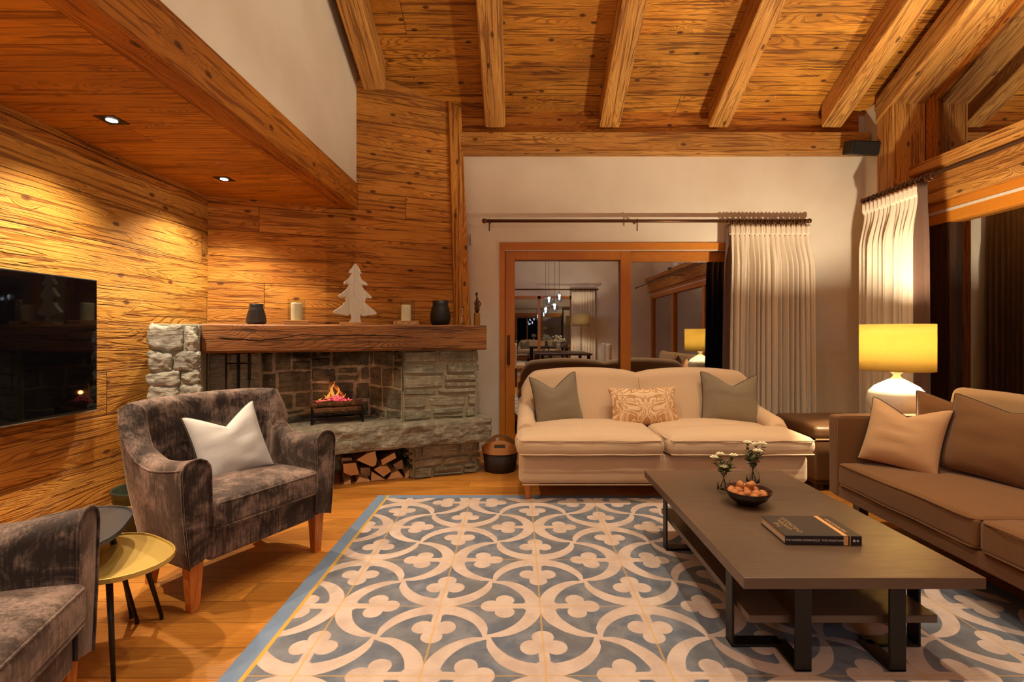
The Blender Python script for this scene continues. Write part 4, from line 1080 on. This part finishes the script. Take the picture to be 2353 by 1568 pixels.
for i, (x, y, z) in enumerate(spots):
    if i == 0:
        q = MB()
        def nf(u, v):
            a, b = u * 2 * PI, v * PI; r = .0185 * (1 + .05 * math.cos(a * 2) + .04 * noise.noise(Vector((math.cos(a) * 3, math.sin(a) * 3, b * 2))))
            return (r * 1.1 * math.sin(b) * math.cos(a), r * math.sin(b) * math.sin(a), r * 1.15 * math.cos(b))
        q.grid(nf, 14, 9, closeu=True); nuts = q.build('walnut', M['nut'], smooth=True); o = nuts
        tag(o, 'walnut in the dark bowl on the coffee table', 'walnut', 'walnuts in the bowl')
    else: o = nuts.copy(); COL.objects.link(o)
    o.location = (bx + x, by + y, zt_ + z); o.rotation_euler = (R.random() * 3, R.random() * 3, R.random() * 3)
# two glass bottles with flowers
def bottle(u, Y, s, lab, lab2, seed, big):
    p = at(u, 0, Y); R = random.Random(seed); k = s
    V = thing('glass_bottle_vase', lab, 'vase', (p.x, Y, zt_))
    MB().lathe([(0, .002), (.030*k, .002), (.034*k, .006), (.034*k, .052*k), (.030*k, .064*k), (.014*k, .075*k), (.013*k, .092*k), (.018*k, .098*k), (.0165*k, .098*k), (.0115*k, .092*k), (.0125*k, .075*k), (.028*k, .062*k), (.0315*k, .052*k), (.0315*k, .010), (0, .009)], 28).build('bottle', plain('bottle glass', (1, 1, 1, 1), .0, **{'Transmission Weight': 1.0, 'IOR': 1.4}) if seed == 1 else bpy.data.materials['bottle glass'], V, smooth=True)
    B = thing('flower_posy', lab2, 'flowers', (p.x, Y, zt_ + .012))
    tips = []
    q = MB(); L = MB(); n = 9 if big else 7
    for i in range(n):
        a = 2 * PI * i / n + R.random(); sp = R.uniform(.015, .062); h = R.uniform(.11, .19) * (1.08 if big else .95)
        tip = Vector((math.cos(a) * sp, math.sin(a) * sp, h)); neck = Vector((math.cos(a) * .006, math.sin(a) * .006, .08 * k))
        base = Vector((-math.cos(a) * .018, -math.sin(a) * .018, .004))
        q.tube([base, neck, (neck + tip) / 2 + Vector((math.cos(a) * .003, 0, 0)), tip], .0013, 5); tips.append(tip)
        for j in range(10):
            c = neck.lerp(tip, .15 + .85 * j / 10); w = R.random() * 2 * PI; d = Vector((math.cos(w), math.sin(w), R.uniform(-.1, .8))).normalized(); l = R.uniform(.020, .036)
            e = d.cross(Vector((0, 0, 1))).normalized() * l * .28
            vs = [c, c + d * l * .5 + e, c + d * l, c + d * l * .5 - e]; up = Vector((0, 0, .002))
            L.add([v + up for v in vs] + [v - up * .2 for v in vs], [(0, 1, 2, 3), (7, 6, 5, 4), (0, 4, 5, 1), (1, 5, 6, 2), (2, 6, 7, 3), (3, 7, 4, 0)])
    q.build('stems', M['leaf'], B); L.build('leaves', M['leaf'], B)
    def blossom(c, r, mat):
        q = MB()
        for ring, (cnt, rr, up) in enumerate(((6, r, .2), (5, r * .75, .6), (3, r * .45, 1.0))):
            for i in range(cnt):
                a = 2 * PI * i / cnt + ring * .5
                def pf(u, v, a=a, rr=rr, up=up):
                    w = (u - .5) * 1.5 / (1 + ring * .2); lift = v * rr * (up * 1.3 + .25)
                    q_ = v * rr * (1 - .12 * v * up); return (c.x + q_ * math.cos(a + w * (1 - .45 * v)), c.y + q_ * math.sin(a + w * (1 - .45 * v)), c.z + lift + .25 * rr * (u - .5) ** 2)
                q.grid(pf, 4, 4)
        q.build('blossom', M[mat], B, smooth=True, solid=.0008)
    tips.sort(key=lambda t: -t.z)
    cols = ['petalw', 'petalw', 'petalw', 'petalp', 'petalw'] if big else ['petalw', 'petalw', 'petalw', 'petalw']
    for i, m_ in enumerate(cols):
        c = tips[i] if m_ == 'petalw' else Vector((.012, -.02, .105))
        if not big and i == 2: c = Vector((-.006, -.02, .11))
        blossom(c, .025 if big else .022, m_)
bottle(1663, 2.55, .95, 'small clear glass bottle vase beside the walnut bowl', 'little posy of white flowers in the left glass bottle', 1, False)
bottle(1730, 2.67, 1.0, 'clear glass bottle vase behind the walnut bowl', 'posy of cream and peach flowers in the right glass bottle', 2, True)
# book
BK = thing('coffee_table_book', 'large dark hardback book with an orange band on the coffee table', 'book', (1.185, 2.005, zt_), math.radians(-2))
bw_, bd_, bh_ = .29, .205, .036
MB().box((-bw_/2, -bd_/2, 0), (bw_/2, bd_/2, .003)).box((-bw_/2, -bd_/2, bh_ - .003), (bw_/2, bd_/2, bh_)).build('cover_boards', M['book'], BK, bevel=.001)
MB().rbox((0, -bd_/2, bh_/2), (bw_, .007, bh_ + .0005), .003).build('spine', M['booknavy'], BK, smooth=True)
MB().box((-bw_/2 + .004, -bd_/2 + .002, .003), (bw_/2 - .004, bd_/2 - .004, bh_ - .003)).build('pages', M['paper'], BK)
q = MB().box((.075, -bd_/2, bh_), (.092, bd_/2, bh_ + .0006)).box((.075, -bd_/2 - .0042, .001), (.092, -bd_/2 - .0035, bh_ - .001)).box((.098, -bd_/2 - .0042, .001), (.101, -bd_/2 - .0035, bh_ - .001))
q.build('orange_band', M['bookband'], BK)
def text(body, size, loc, rot, mat, par, name='lettering', align='CENTER', ext=.0002):
    c = bpy.data.curves.new(name, 'FONT'); c.body = body; c.size = size; c.align_x = align; c.align_y = 'CENTER'; c.extrude = ext
    o = bpy.data.objects.new(name, c); COL.objects.link(o); o.location = loc; o.rotation_euler = rot; c.materials.append(mat)
    bpy.context.view_layer.update(); me = bpy.data.meshes.new_from_object(o.evaluated_get(bpy.context.evaluated_depsgraph_get()))
    bpy.data.objects.remove(o); m_ = bpy.data.objects.new(name, me); COL.objects.link(m_); m_.location = loc; m_.rotation_euler = rot; m_.parent = par
    if not me.materials: me.materials.append(mat)
    return m_
text('THE GARDEN CHRONICLES  THE MOUNTAINS', .0105, (-.035, -bd_/2 - .0042, bh_ / 2), (PI / 2, 0, 0), M['whitetext'], BK, 'spine_lettering')
text('THE\nGARDEN\nCHRONICLES', .026, (-.095, 0, bh_ + .0004), (0, 0, PI / 2), M['gilt'], BK, 'title_lettering')
text('THE MOUNTAINS', .018, (.108, 0, bh_ + .0004), (0, 0, PI / 2), M['bookband'], BK, 'title_lettering')
q = MB()
for (x, w) in ((.115, .005), (.128, .004)): q.lathe([(0, 0), (w, 0), (w, .0006), (0, .0006)], 14, M=Matrix.Translation((x, -bd_/2 - .0036, bh_ / 2)) @ Matrix.Rotation(PI / 2, 4, 'X'))
q.build('spine_emblem', M['whitetext'], BK)

# ---------------- nesting side tables
def pebble(r, pts=48, k=(.10, .06), ph=0):
    return [(r * (1 + k[0] * math.cos(2 * a + ph) + k[1] * math.cos(3 * a + ph)) * math.cos(a), r * (1 + k[0] * math.cos(2 * a + ph) + k[1] * math.cos(3 * a + ph)) * math.sin(a)) for a in [2 * PI * i / pts for i in range(pts)]]
def nest(name, lab, c, r, z, top, legm, ph, legs):
    T = thing(name, lab, 'side table', (c[0], c[1], 0), 0, 'nesting side tables')
    P = pebble(r, ph=ph); n = len(P); vs = []; 
    layers = [(1.0, z - .018), (1.0, z), (.972, z), (.965, z - .008), (0, z - .008)]
    vs = []
    for (s, zz) in layers[:-1]: vs += [(x * s, y * s, zz) for x, y in P]
    fs_ = [[i for i in range(n)][::-1]]
    for l in range(3): fs_ += [(l*n+i, l*n+(i+1) % n, (l+1)*n+(i+1) % n, (l+1)*n+i) for i in range(n)]
    fs_.append([3*n+i for i in range(n)])
    MB().add(vs, fs_).build('tray_top', M[top], T, bevel=.0015)
    for (a, rr) in legs:
        x, y = math.cos(a), math.sin(a)
        q = MB().tube([(x * r * .62, y * r * .62, z - .019), (x * rr, y * rr, .02)], [.011, .007], 12); q.build('leg', M[legm], T, smooth=True)
        MB().tube([(x * rr, y * rr, .022), (x * rr * 1.01, y * rr * 1.01, 0)], .0075, 10).build('foot', M['blackmetal'], T)
    return T
nest('side_table', 'low pebble shaped brass topped side table between the armchairs', (-1.545, 1.83), .225, .37, 'brass', 'blackmetal', .6, ((-.75, .235), (1.35, .235), (1.9, .25), (3.4, .24)))
nest('side_table', 'taller dark grey topped side table overlapping the brass one', (-1.675, 1.80), .235, .48, 'slate', 'blackmetal', 2.0, ((2.5, .25), (4.2, .25), (1.15, .25)))
bp = at(212, 1222, 0); 
o = MB().box((-.05, -.035, 0), (.05, .035, .009)).build('booklet', M['bluepaper'], bevel=.001); o.location = (-1.60, 1.77, .4815); o.rotation_euler = (0, 0, .5); tag(o, 'small blue booklet on the dark grey side table', 'booklet')
# green bucket by the wall
BU = thing('metal_bucket', 'dark green metal bucket behind the velvet armchair by the wall', 'bucket', (-2.17, 2.88, 0))
MB().lathe([(0, 0), (.13, 0), (.165, .29), (.172, .295), (.172, .305), (.165, .308), (.16, .3), (.126, .012), (0, .01)], 32).build('pail', M['greenmetal'], BU, smooth=True)
MB().tube([(.168 * math.cos(a), .168 * math.sin(a), .24) for a in [2 * PI * i / 28 for i in range(28)]], .004, 6, closed=True).build('band', M['brass'], BU)
MB().tube([(-.172, 0, .28), (-.185, 0, .2), (-.19, -.02, .12), (-.16, -.13, .10)], .0035, 6).build('handle', M['iron'], BU)
# felt and leather log basket
LB = thing('log_basket', 'dark tub basket with tan leather rim and handles beside the hearth', 'basket', (-.155, 4.32, 0))
q = MB(); n = 32
def tub(mb, prof, mat): return mb.lathe(prof, n)
MB().lathe([(0, .002), (.128, .002), (.136, .01), (.155, .175), (.150, .175), (.128, .02), (0, .015)], n).build('tub', M['bucketdark'], LB, smooth=True)
def rim(u, v):
    a = u * 2 * PI; hgt = .045 + .075 * max(0, abs(math.sin(a)) - .45) / .55
    return (.1565 * math.cos(a) * (1 + .03 * v), .1565 * math.sin(a) * (1 - .10 * v), .165 + hgt * v)
q = MB(); NN = 64
vs = []; fs_ = []
for j in range(9):
    for i in range(NN): vs.append(rim(i / NN, j / 8))
def hole(i, j):
    a = (i + .5) / NN * 2 * PI; return abs(math.sin(a)) > .955 and j in (4, 5)
for j in range(8):
    for i in range(NN):
        if not hole(i, j): fs_.append((j*NN+i, j*NN+(i+1) % NN, (j+1)*NN+(i+1) % NN, (j+1)*NN+i))
MB().add(vs, fs_).build('leather_rim', M['tanleather'], LB, solid=.005)

# ---------------- television
TV = thing('television', 'large black flat television mounted on the left timber wall', 'television', (XL, 2.2, 1.12))
ty0, ty1, tz0, tz1 = 1.49 - 2.2, 2.93 - 2.2, .745 - 1.12, 1.517 - 1.12
MB().box((.002, ty0 + .2, tz0 + .15), (.03, ty1 - .2, tz1 - .15)).build('wall_bracket', M['black'], TV)
MB().rbox((.052, (ty0 + ty1) / 2, (tz0 + tz1) / 2), (.045, ty1 - ty0, tz1 - tz0), .006).build('housing', M['black'], TV, smooth=False)
MB().box((.0746, ty0 + .008, tz0 + .014), (.0756, ty1 - .008, tz1 - .008)).build('screen', M['tv'], TV)
MB().box((.060, ty0 + .006, tz0 - .004), (.074, ty1 - .006, tz0 + .002)).build('lower_trim', M['chrome'], TV)
# ---------------- wall speaker in the corner
spk = at(1988, 341, 4.74)
SP = thing('wall_speaker', 'black oblong loudspeaker on the wall plate in the right corner', 'speaker', spk, math.radians(6))
MB().rbox((0, 0, 0), (.37, .13, .125), .012, M=Matrix.Rotation(math.radians(14), 4, 'X')).build('cabinet', M['black'], SP)
MB().box((-.165, -.069, -.052), (.165, -.064, .052), Matrix.Rotation(math.radians(14), 4, 'X')).build('grille', M['cloth_black'], SP, bevel=.003)
MB().box((.110, -.0705, -.006), (.135, -.069, .002), Matrix.Rotation(math.radians(14), 4, 'X')).build('badge', M['plastic'], SP)
MB().tube([(0, .04, 0), (0, .135, 0)], .015, 8).build('wall_arm', M['black'], SP)

# ---------------- curtains and rods
def rod(name, lab, a, b, rings, brk, r=.016):
    a, b = Vector(a), Vector(b); T = thing(name, lab, 'curtain rod', (a + b) / 2)
    o = (a + b) / 2; d = (b - a).normalized(); a2, b2 = a - o, b - o
    MB().tube([a2, b2], r, 12).build('pole', M['bronze'], T, smooth=True)
    for (e, s) in ((a2, -1), (b2, 1)):
        c = e + d * s * .03; q = MB().rbox(tuple(c), (.05, .05, .05), .0245, n=2); q.tube([e, e + d * s * .012], .018, 12); q.build('finial', M['bronze'], T, smooth=True)
    for (f, w) in brk:
        p = a2.lerp(b2, f); n = Vector((w[0], w[1], 0)); q = MB().tube([p, p + n * .98], .008, 8).tube([p + Vector((0, 0, .02)), p + Vector((0, 0, -.10))], .006, 8)
        q.tube([(p + d * .0 + Vector((0, 0, .0)) + (Vector((0, 0, math.cos(w_))) + n.normalized() * math.sin(w_)) * .018) for w_ in [2 * PI * k / 12 for k in range(12)]], .005, 6, closed=True)
        q.build('bracket', M['bronze'], T, smooth=True)
    nrm = Vector((0, 0, 1)).cross(d)
    for f in rings:
        p = a2.lerp(b2, f) + Vector((0, 0, -.012)); tw = .55 + .35 * math.sin(f * 300); dd = (nrm + d * tw).normalized()
        MB().tube([p + (Vector((0, 0, math.cos(w))) + dd * math.sin(w)) * .031 for w in [2 * PI * k / 14 for k in range(14)]], .0052, 6, closed=True).build('ring', M['bronze'], T, smooth=True)
    return T
def curtain(name, lab, a, b, z1, z0, folds, amp, band, seed=0, flare=.06):
    a, b = Vector(a), Vector(b); T = thing(name, lab, 'curtain', ((a.x + b.x) / 2, (a.y + b.y) / 2, z0)); o = Vector(T.location)
    d = (b - a).normalized(); n = Vector((0, 0, 1)).cross(d); L = (b - a).length
    R = random.Random(seed); ph = [R.uniform(-.5, .5) for _ in range(folds + 2)]; am = [R.uniform(.65, 1.2) for _ in range(folds + 2)]
    def f(u, v):
        z = z1 + (z0 - z1) * v; t = u * folds; i = int(min(t, folds - 1e-6)); fr = t - i
        hd = (z1 - z)                         # distance below the top
        k = min(1, max(0, (hd - .10) / .35)); kk = k * k * (3 - 2 * k)
        pinch = .35 + .65 * kk
        s = u + (ph[i] * .25 * math.sin(PI * fr) / folds) * kk
        w_ = t + .06 * math.sin(v * 4 + i * 2) * math.sin(PI * fr)
        off = -(abs(math.sin(PI * w_)) ** .75) * amp * 1.7 * am[i] * pinch
        off += amp * .2 * math.sin(4 * PI * w_ + v * 2 + i) * kk
        if hd < .10: off = -amp * .7 * abs(math.sin(PI * t)) + amp * .16 * math.sin(6 * PI * t)
        s2 = (s - .5) * (1 + flare * kk * v ** .5) + .5
        p = a + d * (L * s2) + n * off; return (p.x - o.x, p.y - o.y, z - o.z)
    nv = 40
    q = MB(); q.grid(f, folds * 14, nv); q.build('cloth', M['curtain'], T, smooth=True, solid=.003)
    # pleat stitches
    q = MB()
    for i in range(folds):
        p = Vector(f(min(1, (i + .04) / folds), .105 / (z1 - z0))); q.rbox(tuple(p - n * .004), (.008, .008, .012), .003, n=1)
    q.build('pleat_stitches', M['lining'], T, smooth=True)
    q = MB()
    q.grid(lambda u, v: tuple(Vector(f(u, (.004 + .098 * v) / (z1 - z0))) - n * .004), folds * 14, 4); q.build('heading_tape', M['curtain'], T, smooth=True, solid=.003)
    if band is not None:
        u0, u1, sgn = band
        def g(u, v):
            uu = u0 + (u1 - u0) * u; p = Vector(f(min(1, max(0, uu)), v)); ex = uu - min(1, max(0, uu)); return p + d * ex * L + n * sgn
        q = MB().grid(g, 8, nv); q.build('border_band', M['lining'], T, smooth=True, solid=.004)
    return T
YRD = 4.88; zR1 = zt(508, YRD)
ra, rb_ = at(1120, 0, YRD).x, at(1852, 0, YRD).x
rings = [(at(1676 + i * 8.3, 0, YRD).x - ra) / (rb_ - ra) for i in range(22)]
rod('curtain_rod', 'long dark bronze curtain rod above the sliding glass door', (ra, YRD, zR1), (rb_, YRD, zR1), rings, ((.006, (0, .12)), (.47, (0, .12)), (.985, (0, .12))))
curtain('pleated_curtain', 'cream pleated curtain at the right side of the sliding door', (at(1676, 0, 4.87).x, 4.885, 0), (at(1862, 0, 4.87).x, 4.885, 0), zR1 - .04, .02, 16, .052, (-.035, .02, 0), seed=3, flare=.10)
XRD = 3.25; zR2 = EYE + .383 * XRD
y_far = F * XRD / (1988 - U0)
ryr = [(y_far - .02 - i * .05) for i in range(16)]
rod('curtain_rod', 'dark bronze curtain rod along the big window on the right', (XRD, y_far, zR2), (XRD, YR + .4, zR2), [(y_far - y) / (y_far - YR - .4) for y in ryr], ((.004, (.2, 0)), (.3, (.35, 0)), (.62, (.35, 0))))
curtain('pleated_curtain', 'cream pleated curtain hanging behind the yellow table lamp', (XRD, y_far + .0, 0), (XRD, 3.92, 0), zR2 - .04, .02, 14, .050, (.965, 1.05, -.012), seed=8, flare=.05)

# ---------------- leather trunk in the corner between the sofas
TK = thing('leather_trunk', 'worn brown leather topped trunk between the two sofas', 'trunk', (2.62, 4.02, 0))
MB().rbox((0, 0, .235), (.74, .60, .31), .02).build('body', M['leather'], TK, bevel=0, smooth=True)
MB().rbox((0, 0, .45), (.76, .62, .105), .04, crown=.02, n=8, wob=.012, seed=4).build('padded_lid', M['leather'], TK, smooth=True)
MB().tube([(-.37, -.303, .395), (.37, -.303, .395)], .006, 8).build('piping', M['tanleather'], TK)
MB().box((-.36, -.29, .05), (.36, .29, .085)).build('plinth', M['darkwood'], TK, bevel=.004, grain=(1, 0, 0))
for x in (-.32, .32):
    for y in (-.25, .25): MB().box((x - .025, y - .025, 0), (x + .025, y + .025, .05)).build('foot', M['darkwood'], TK)

# ---------------- side table and yellow lamp behind the sofa arm
LX, LY = 2.565, 3.33
LT = thing('lamp_table', 'dark wooden side table under the yellow lamp behind the brown sofa arm', 'side table', (LX + .05, LY + .04, 0))
MB().box((-.26, -.22, .585), (.26, .22, .615)).build('table_top', M['darkwood'], LT, bevel=.003, grain=(1, 0, 0))
for x in (-.22, .22):
    for y in (-.18, .18): MB().box((x - .02, y - .02, 0), (x + .02, y + .02, .585)).build('leg', M['darkwood'], LT, bevel=.002, grain=(0, 0, 1))
def table_lamp(loc, lab, watts, full=True):
    T = thing('table_lamp', lab, 'lamp', loc)
    MB().lathe([(0, 0), (.09, 0), (.115, .02), (.155, .075), (.172, .135), (.160, .185), (.125, .225), (.07, .258), (.034, .278), (.022, .292), (.022, .305), (.036, .318), (.036, .326), (.014, .334), (0, .334)], 44).build('ceramic_base', M['ceramic'], T, smooth=True)
    MB().tube([(0, 0, .33), (0, 0, .47)], .006, 10).tube([(-.2, 0, .6), (.2, 0, .6)], .002, 6).tube([(0, 0, .45), (0, 0, .6)], .003, 6).build('stem', M['brass'], T)
    MB().grid(lambda u, v: (.209 * math.cos(u * 2 * PI), .209 * math.sin(u * 2 * PI), .332 + .312 * v), 56, 4, closeu=True).build('lamp_shade', M['shade'], T, smooth=True, solid=.002)
    b = MB().lathe([(0, -.03), (.014, -.03), (.016, 0), (.028, .03), (.026, .055), (0, .07)], 16, c=(0, 0, .47)).build('bulb', emis('lit bulb', (1, .8, .5, 1), 8), T, smooth=True)
    b.visible_shadow = True
    l = bpy.data.lights.new('lamp_light', 'POINT'); l.energy = watts; l.color = SOFT; l.shadow_soft_size = .035
    o = bpy.data.objects.new('lamp_light', l); COL.objects.link(o); o.location = Vector(loc) + Vector((0, 0, .565))
    return T
table_lamp((LX, LY, .616), 'round white ceramic lamp with a yellow drum shade behind the brown sofa', P_LAMP)
# unseen uplighters added on the transom ledge to brighten ceiling and upper walls
for y in (2.9, 1.5, .1, -1.6):
    D = thing('fill_uplight', 'small uplighter added out of view on the timber ledge over the big window', 'added fill light', (3.66, y, 2.7255), 0, 'added uplighters over the big window')
    MB().lathe([(0, 0), (.04, 0), (.045, .05), (.04, .05), (.035, .03), (0, .03)], 20).build('cup', M['downplate'], D)
    MB().lathe([(0, .031), (.03, .031), (.03, .034), (0, .034)], 16).build('lit_lens', M['downglow'], D)
    l = bpy.data.lights.new('uplight', 'SPOT'); l.energy = P_UP; l.color = SOFT; l.spot_size = math.radians(150); l.spot_blend = .6; l.shadow_soft_size = .03
    o = bpy.data.objects.new('uplight', l); COL.objects.link(o); o.location = (3.60, y, 2.79); o.rotation_euler = (0, PI - math.radians(38), 0)
# ---------------- recessed lights in the low ceiling
for i, y in enumerate((3.65, 2.64, 1.63, .62, -.39, -1.4)):
    lab = ('recessed square spotlight in the low ceiling, the one nearer the fireplace', 'recessed square spotlight in the low ceiling, the one nearer the television')[i] if i < 2 else 'recessed square spotlight further back in the low ceiling'
    D = thing('recessed_spotlight', lab, 'ceiling light', (-2.18, y, SOF), 0, 'recessed spotlights in the low ceiling')
    MB().box((-.055, -.055, -.004), (.055, .055, .001)).build('plate', M['downplate'], D, bevel=.001)
    MB().lathe([(0, -.0055), (.026, -.0055), (.026, -.0035), (0, -.0035)], 20).build('lit_lens', M['downglow'], D)
    l = bpy.data.lights.new('spot', 'SPOT'); l.energy = P_DOWN; l.color = (1, .80, .54); l.spot_size = math.radians(120); l.spot_blend = .75; l.shadow_soft_size = .025
    o = bpy.data.objects.new('spot', l); COL.objects.link(o); o.location = (-2.18, y, SOF - .02)
# ambient fill spotlights added under the rafters (out of the top of the picture)
for (x, y) in ((-.225, 2.9), (-.225, 1.2), (.905, 2.9), (.905, 1.2), (1.985, 2.9), (1.985, 1.2), (.905, -1.2), (1.985, -1.2)):
    zc = cz(y) - .24
    D = thing('fill_spotlight', 'added round spotlight, out of view under a rafter high above the rug', 'ceiling light', (x, y, zc), 0, 'added spotlights under the rafters')
    MB().tube([(0, 0, .03), (0, 0, -.10)], .035, 20).build('can', M['downplate'], D)
    MB().lathe([(0, -.1015), (.028, -.1015), (.028, -.1005), (0, -.1005)], 18).build('lit_lens', M['downglow'], D)
    l = bpy.data.lights.new('spot', 'SPOT'); l.energy = P_SPOT; l.color = SOFT; l.spot_size = math.radians(95); l.spot_blend = .8; l.shadow_soft_size = .04
    o = bpy.data.objects.new('spot', l); COL.objects.link(o); o.location = (x, y, zc - .11)

# ================================================================== DINING END (behind the camera, seen in the glass)
DT = thing('dining_table', 'long dark dining table mirrored in the glass door', 'dining table', (1.0, -1.35, 0))
MB().box((-.62, -.85, .715), (.62, .85, .755)).build('table_top', M['darkwood'], DT, bevel=.003, grain=(0, 1, 0))
for x in (-.55, .55):
    for y in (-.75, .75): MB().box((x - .035, y - .035, 0), (x + .035, y + .035, .715)).build('leg', M['darkwood'], DT, grain=(0, 0, 1))
def dchair(x, y, rz, lab):
    T = thing('dining_chair', lab, 'chair', (x, y, 0), rz, 'upholstered dining chairs')
    MB().rbox((0, 0, .45), (.46, .46, .09), .03, crown=.01).build('seat', M['cream'], T, smooth=True)
    MB().rbox((0, .21, .70), (.44, .07, .52), .03).build('backrest', M['cream'], T, smooth=True)
    for sx in (-.19, .19):
        for sy in (-.19, .19): leg_taper(sx, sy, .41, .022, .016).build('leg', M['darkwood'], T)
for i, (x, y, r) in enumerate(((1.85, -1.0, -PI / 2), (1.85, -1.6, -PI / 2), (.15, -1.0, PI / 2), (.15, -1.6, PI / 2))):
    dchair(x, y, r, 'cream upholstered dining chair on the %s side of the dining table, %s' % ('window' if x > 1 else 'wall', 'nearer the lounge' if y > -1.3 else 'further from the lounge'))
gb = glassmat('tinted pendant glass', .12, (.75, .85, .95, 1))
for i, (x, y, z, r) in enumerate(((.72, -1.2, 1.95, .12), (.86, -1.35, 1.80, .10), (.66, -1.5, 1.72, .10), (.95, -1.1, 2.0, .09))):
    T = thing('glass_pendant', ('tallest hung', 'middle', 'lowest', 'smallest')[i] + ' clear glass globe pendant of the cluster mirrored in the door', 'pendant light', (x, y, z), 0, 'glass globe pendants')
    def sf(u, v, r=r): return (r * math.sin(v * PI) * math.cos(u * 2 * PI), r * math.sin(v * PI) * math.sin(u * 2 * PI), r * math.cos(v * PI))
    MB().grid(sf, 20, 12, closeu=True).build('globe', gb, T, smooth=True)
    MB().tube([(0, 0, r), (0, 0, 4.2 - z)], .004, 6).build('cord', M['black'], T)
    MB().rbox((0, 0, 0), (.04, .04, .05), .019, n=2).build('bulb', M['downglow'], T, smooth=True)
    l = bpy.data.lights.new('pendant_light', 'POINT'); l.energy = P_PEND; l.color = (.85, .92, 1); l.shadow_soft_size = .025
    o = bpy.data.objects.new('pendant_light', l); COL.objects.link(o); o.location = (x, y, z + .06)
T = thing('floor_lamp', 'tall floor lamp with a taupe drum shade mirrored in the glass door', 'lamp', (1.68, -2.9, 0))
MB().lathe([(0, 0), (.14, 0), (.14, .02), (.01, .03), (.01, 1.42), (0, 1.42)], 24).build('stand', M['bronze'], T)
MB().grid(lambda u, v: (.23 * math.cos(u * 2 * PI), .23 * math.sin(u * 2 * PI), 1.38 + .34 * v), 40, 3, closeu=True).build('lamp_shade', M['shadegrey'], T, smooth=True, solid=.002)
l = bpy.data.lights.new('lamp_light', 'POINT'); l.energy = P_FLOORLAMP; l.color = SOFT; l.shadow_soft_size = .04
o = bpy.data.objects.new('lamp_light', l); COL.objects.link(o); o.location = (1.68, -2.9, 1.55)
q = thing('flower_centrepiece', 'white and gold flower centrepiece on the dining table', 'flowers', (.95, -1.3, .756))
MB().lathe([(0, 0), (.05, 0), (.06, .05), (.04, .14), (.05, .2), (.04, .2), (.03, .14), (0, .05)], 18).build('vase', M['ceramic'], q, smooth=True)
fl = MB(); R = random.Random(2)
for i in range(60):
    v = Vector((R.gauss(0, 1), R.gauss(0, 1), abs(R.gauss(0, 1)) * .9)).normalized() * R.uniform(.08, .19)
    fl.rbox((v.x, v.y, .24 + v.z), (.03, .03, .022), .01, n=1)
fl.build('blossoms', M['petalw'], q, smooth=True, kind='stuff')
rod('curtain_rod', 'bronze curtain rod over the far dining window, seen mirrored', (-.6, YR + .12, 2.42), (2.2, YR + .12, 2.42), [.02, .06, .10, .74, .79, .84, .89, .94, .98], ((.01, (0, -.11)), (.99, (0, -.11))))
curtain('pleated_curtain', 'cream curtain right of the far dining window, seen mirrored', (1.5, YR + .12, 0), (2.15, YR + .12, 0), 2.39, .02, 9, .03, None, seed=4)
curtain('pleated_curtain', 'cream curtain left of the far dining window, seen mirrored', (-.58, YR + .12, 0), (-.30, YR + .12, 0), 2.39, .02, 4, .03, None, seed=5)
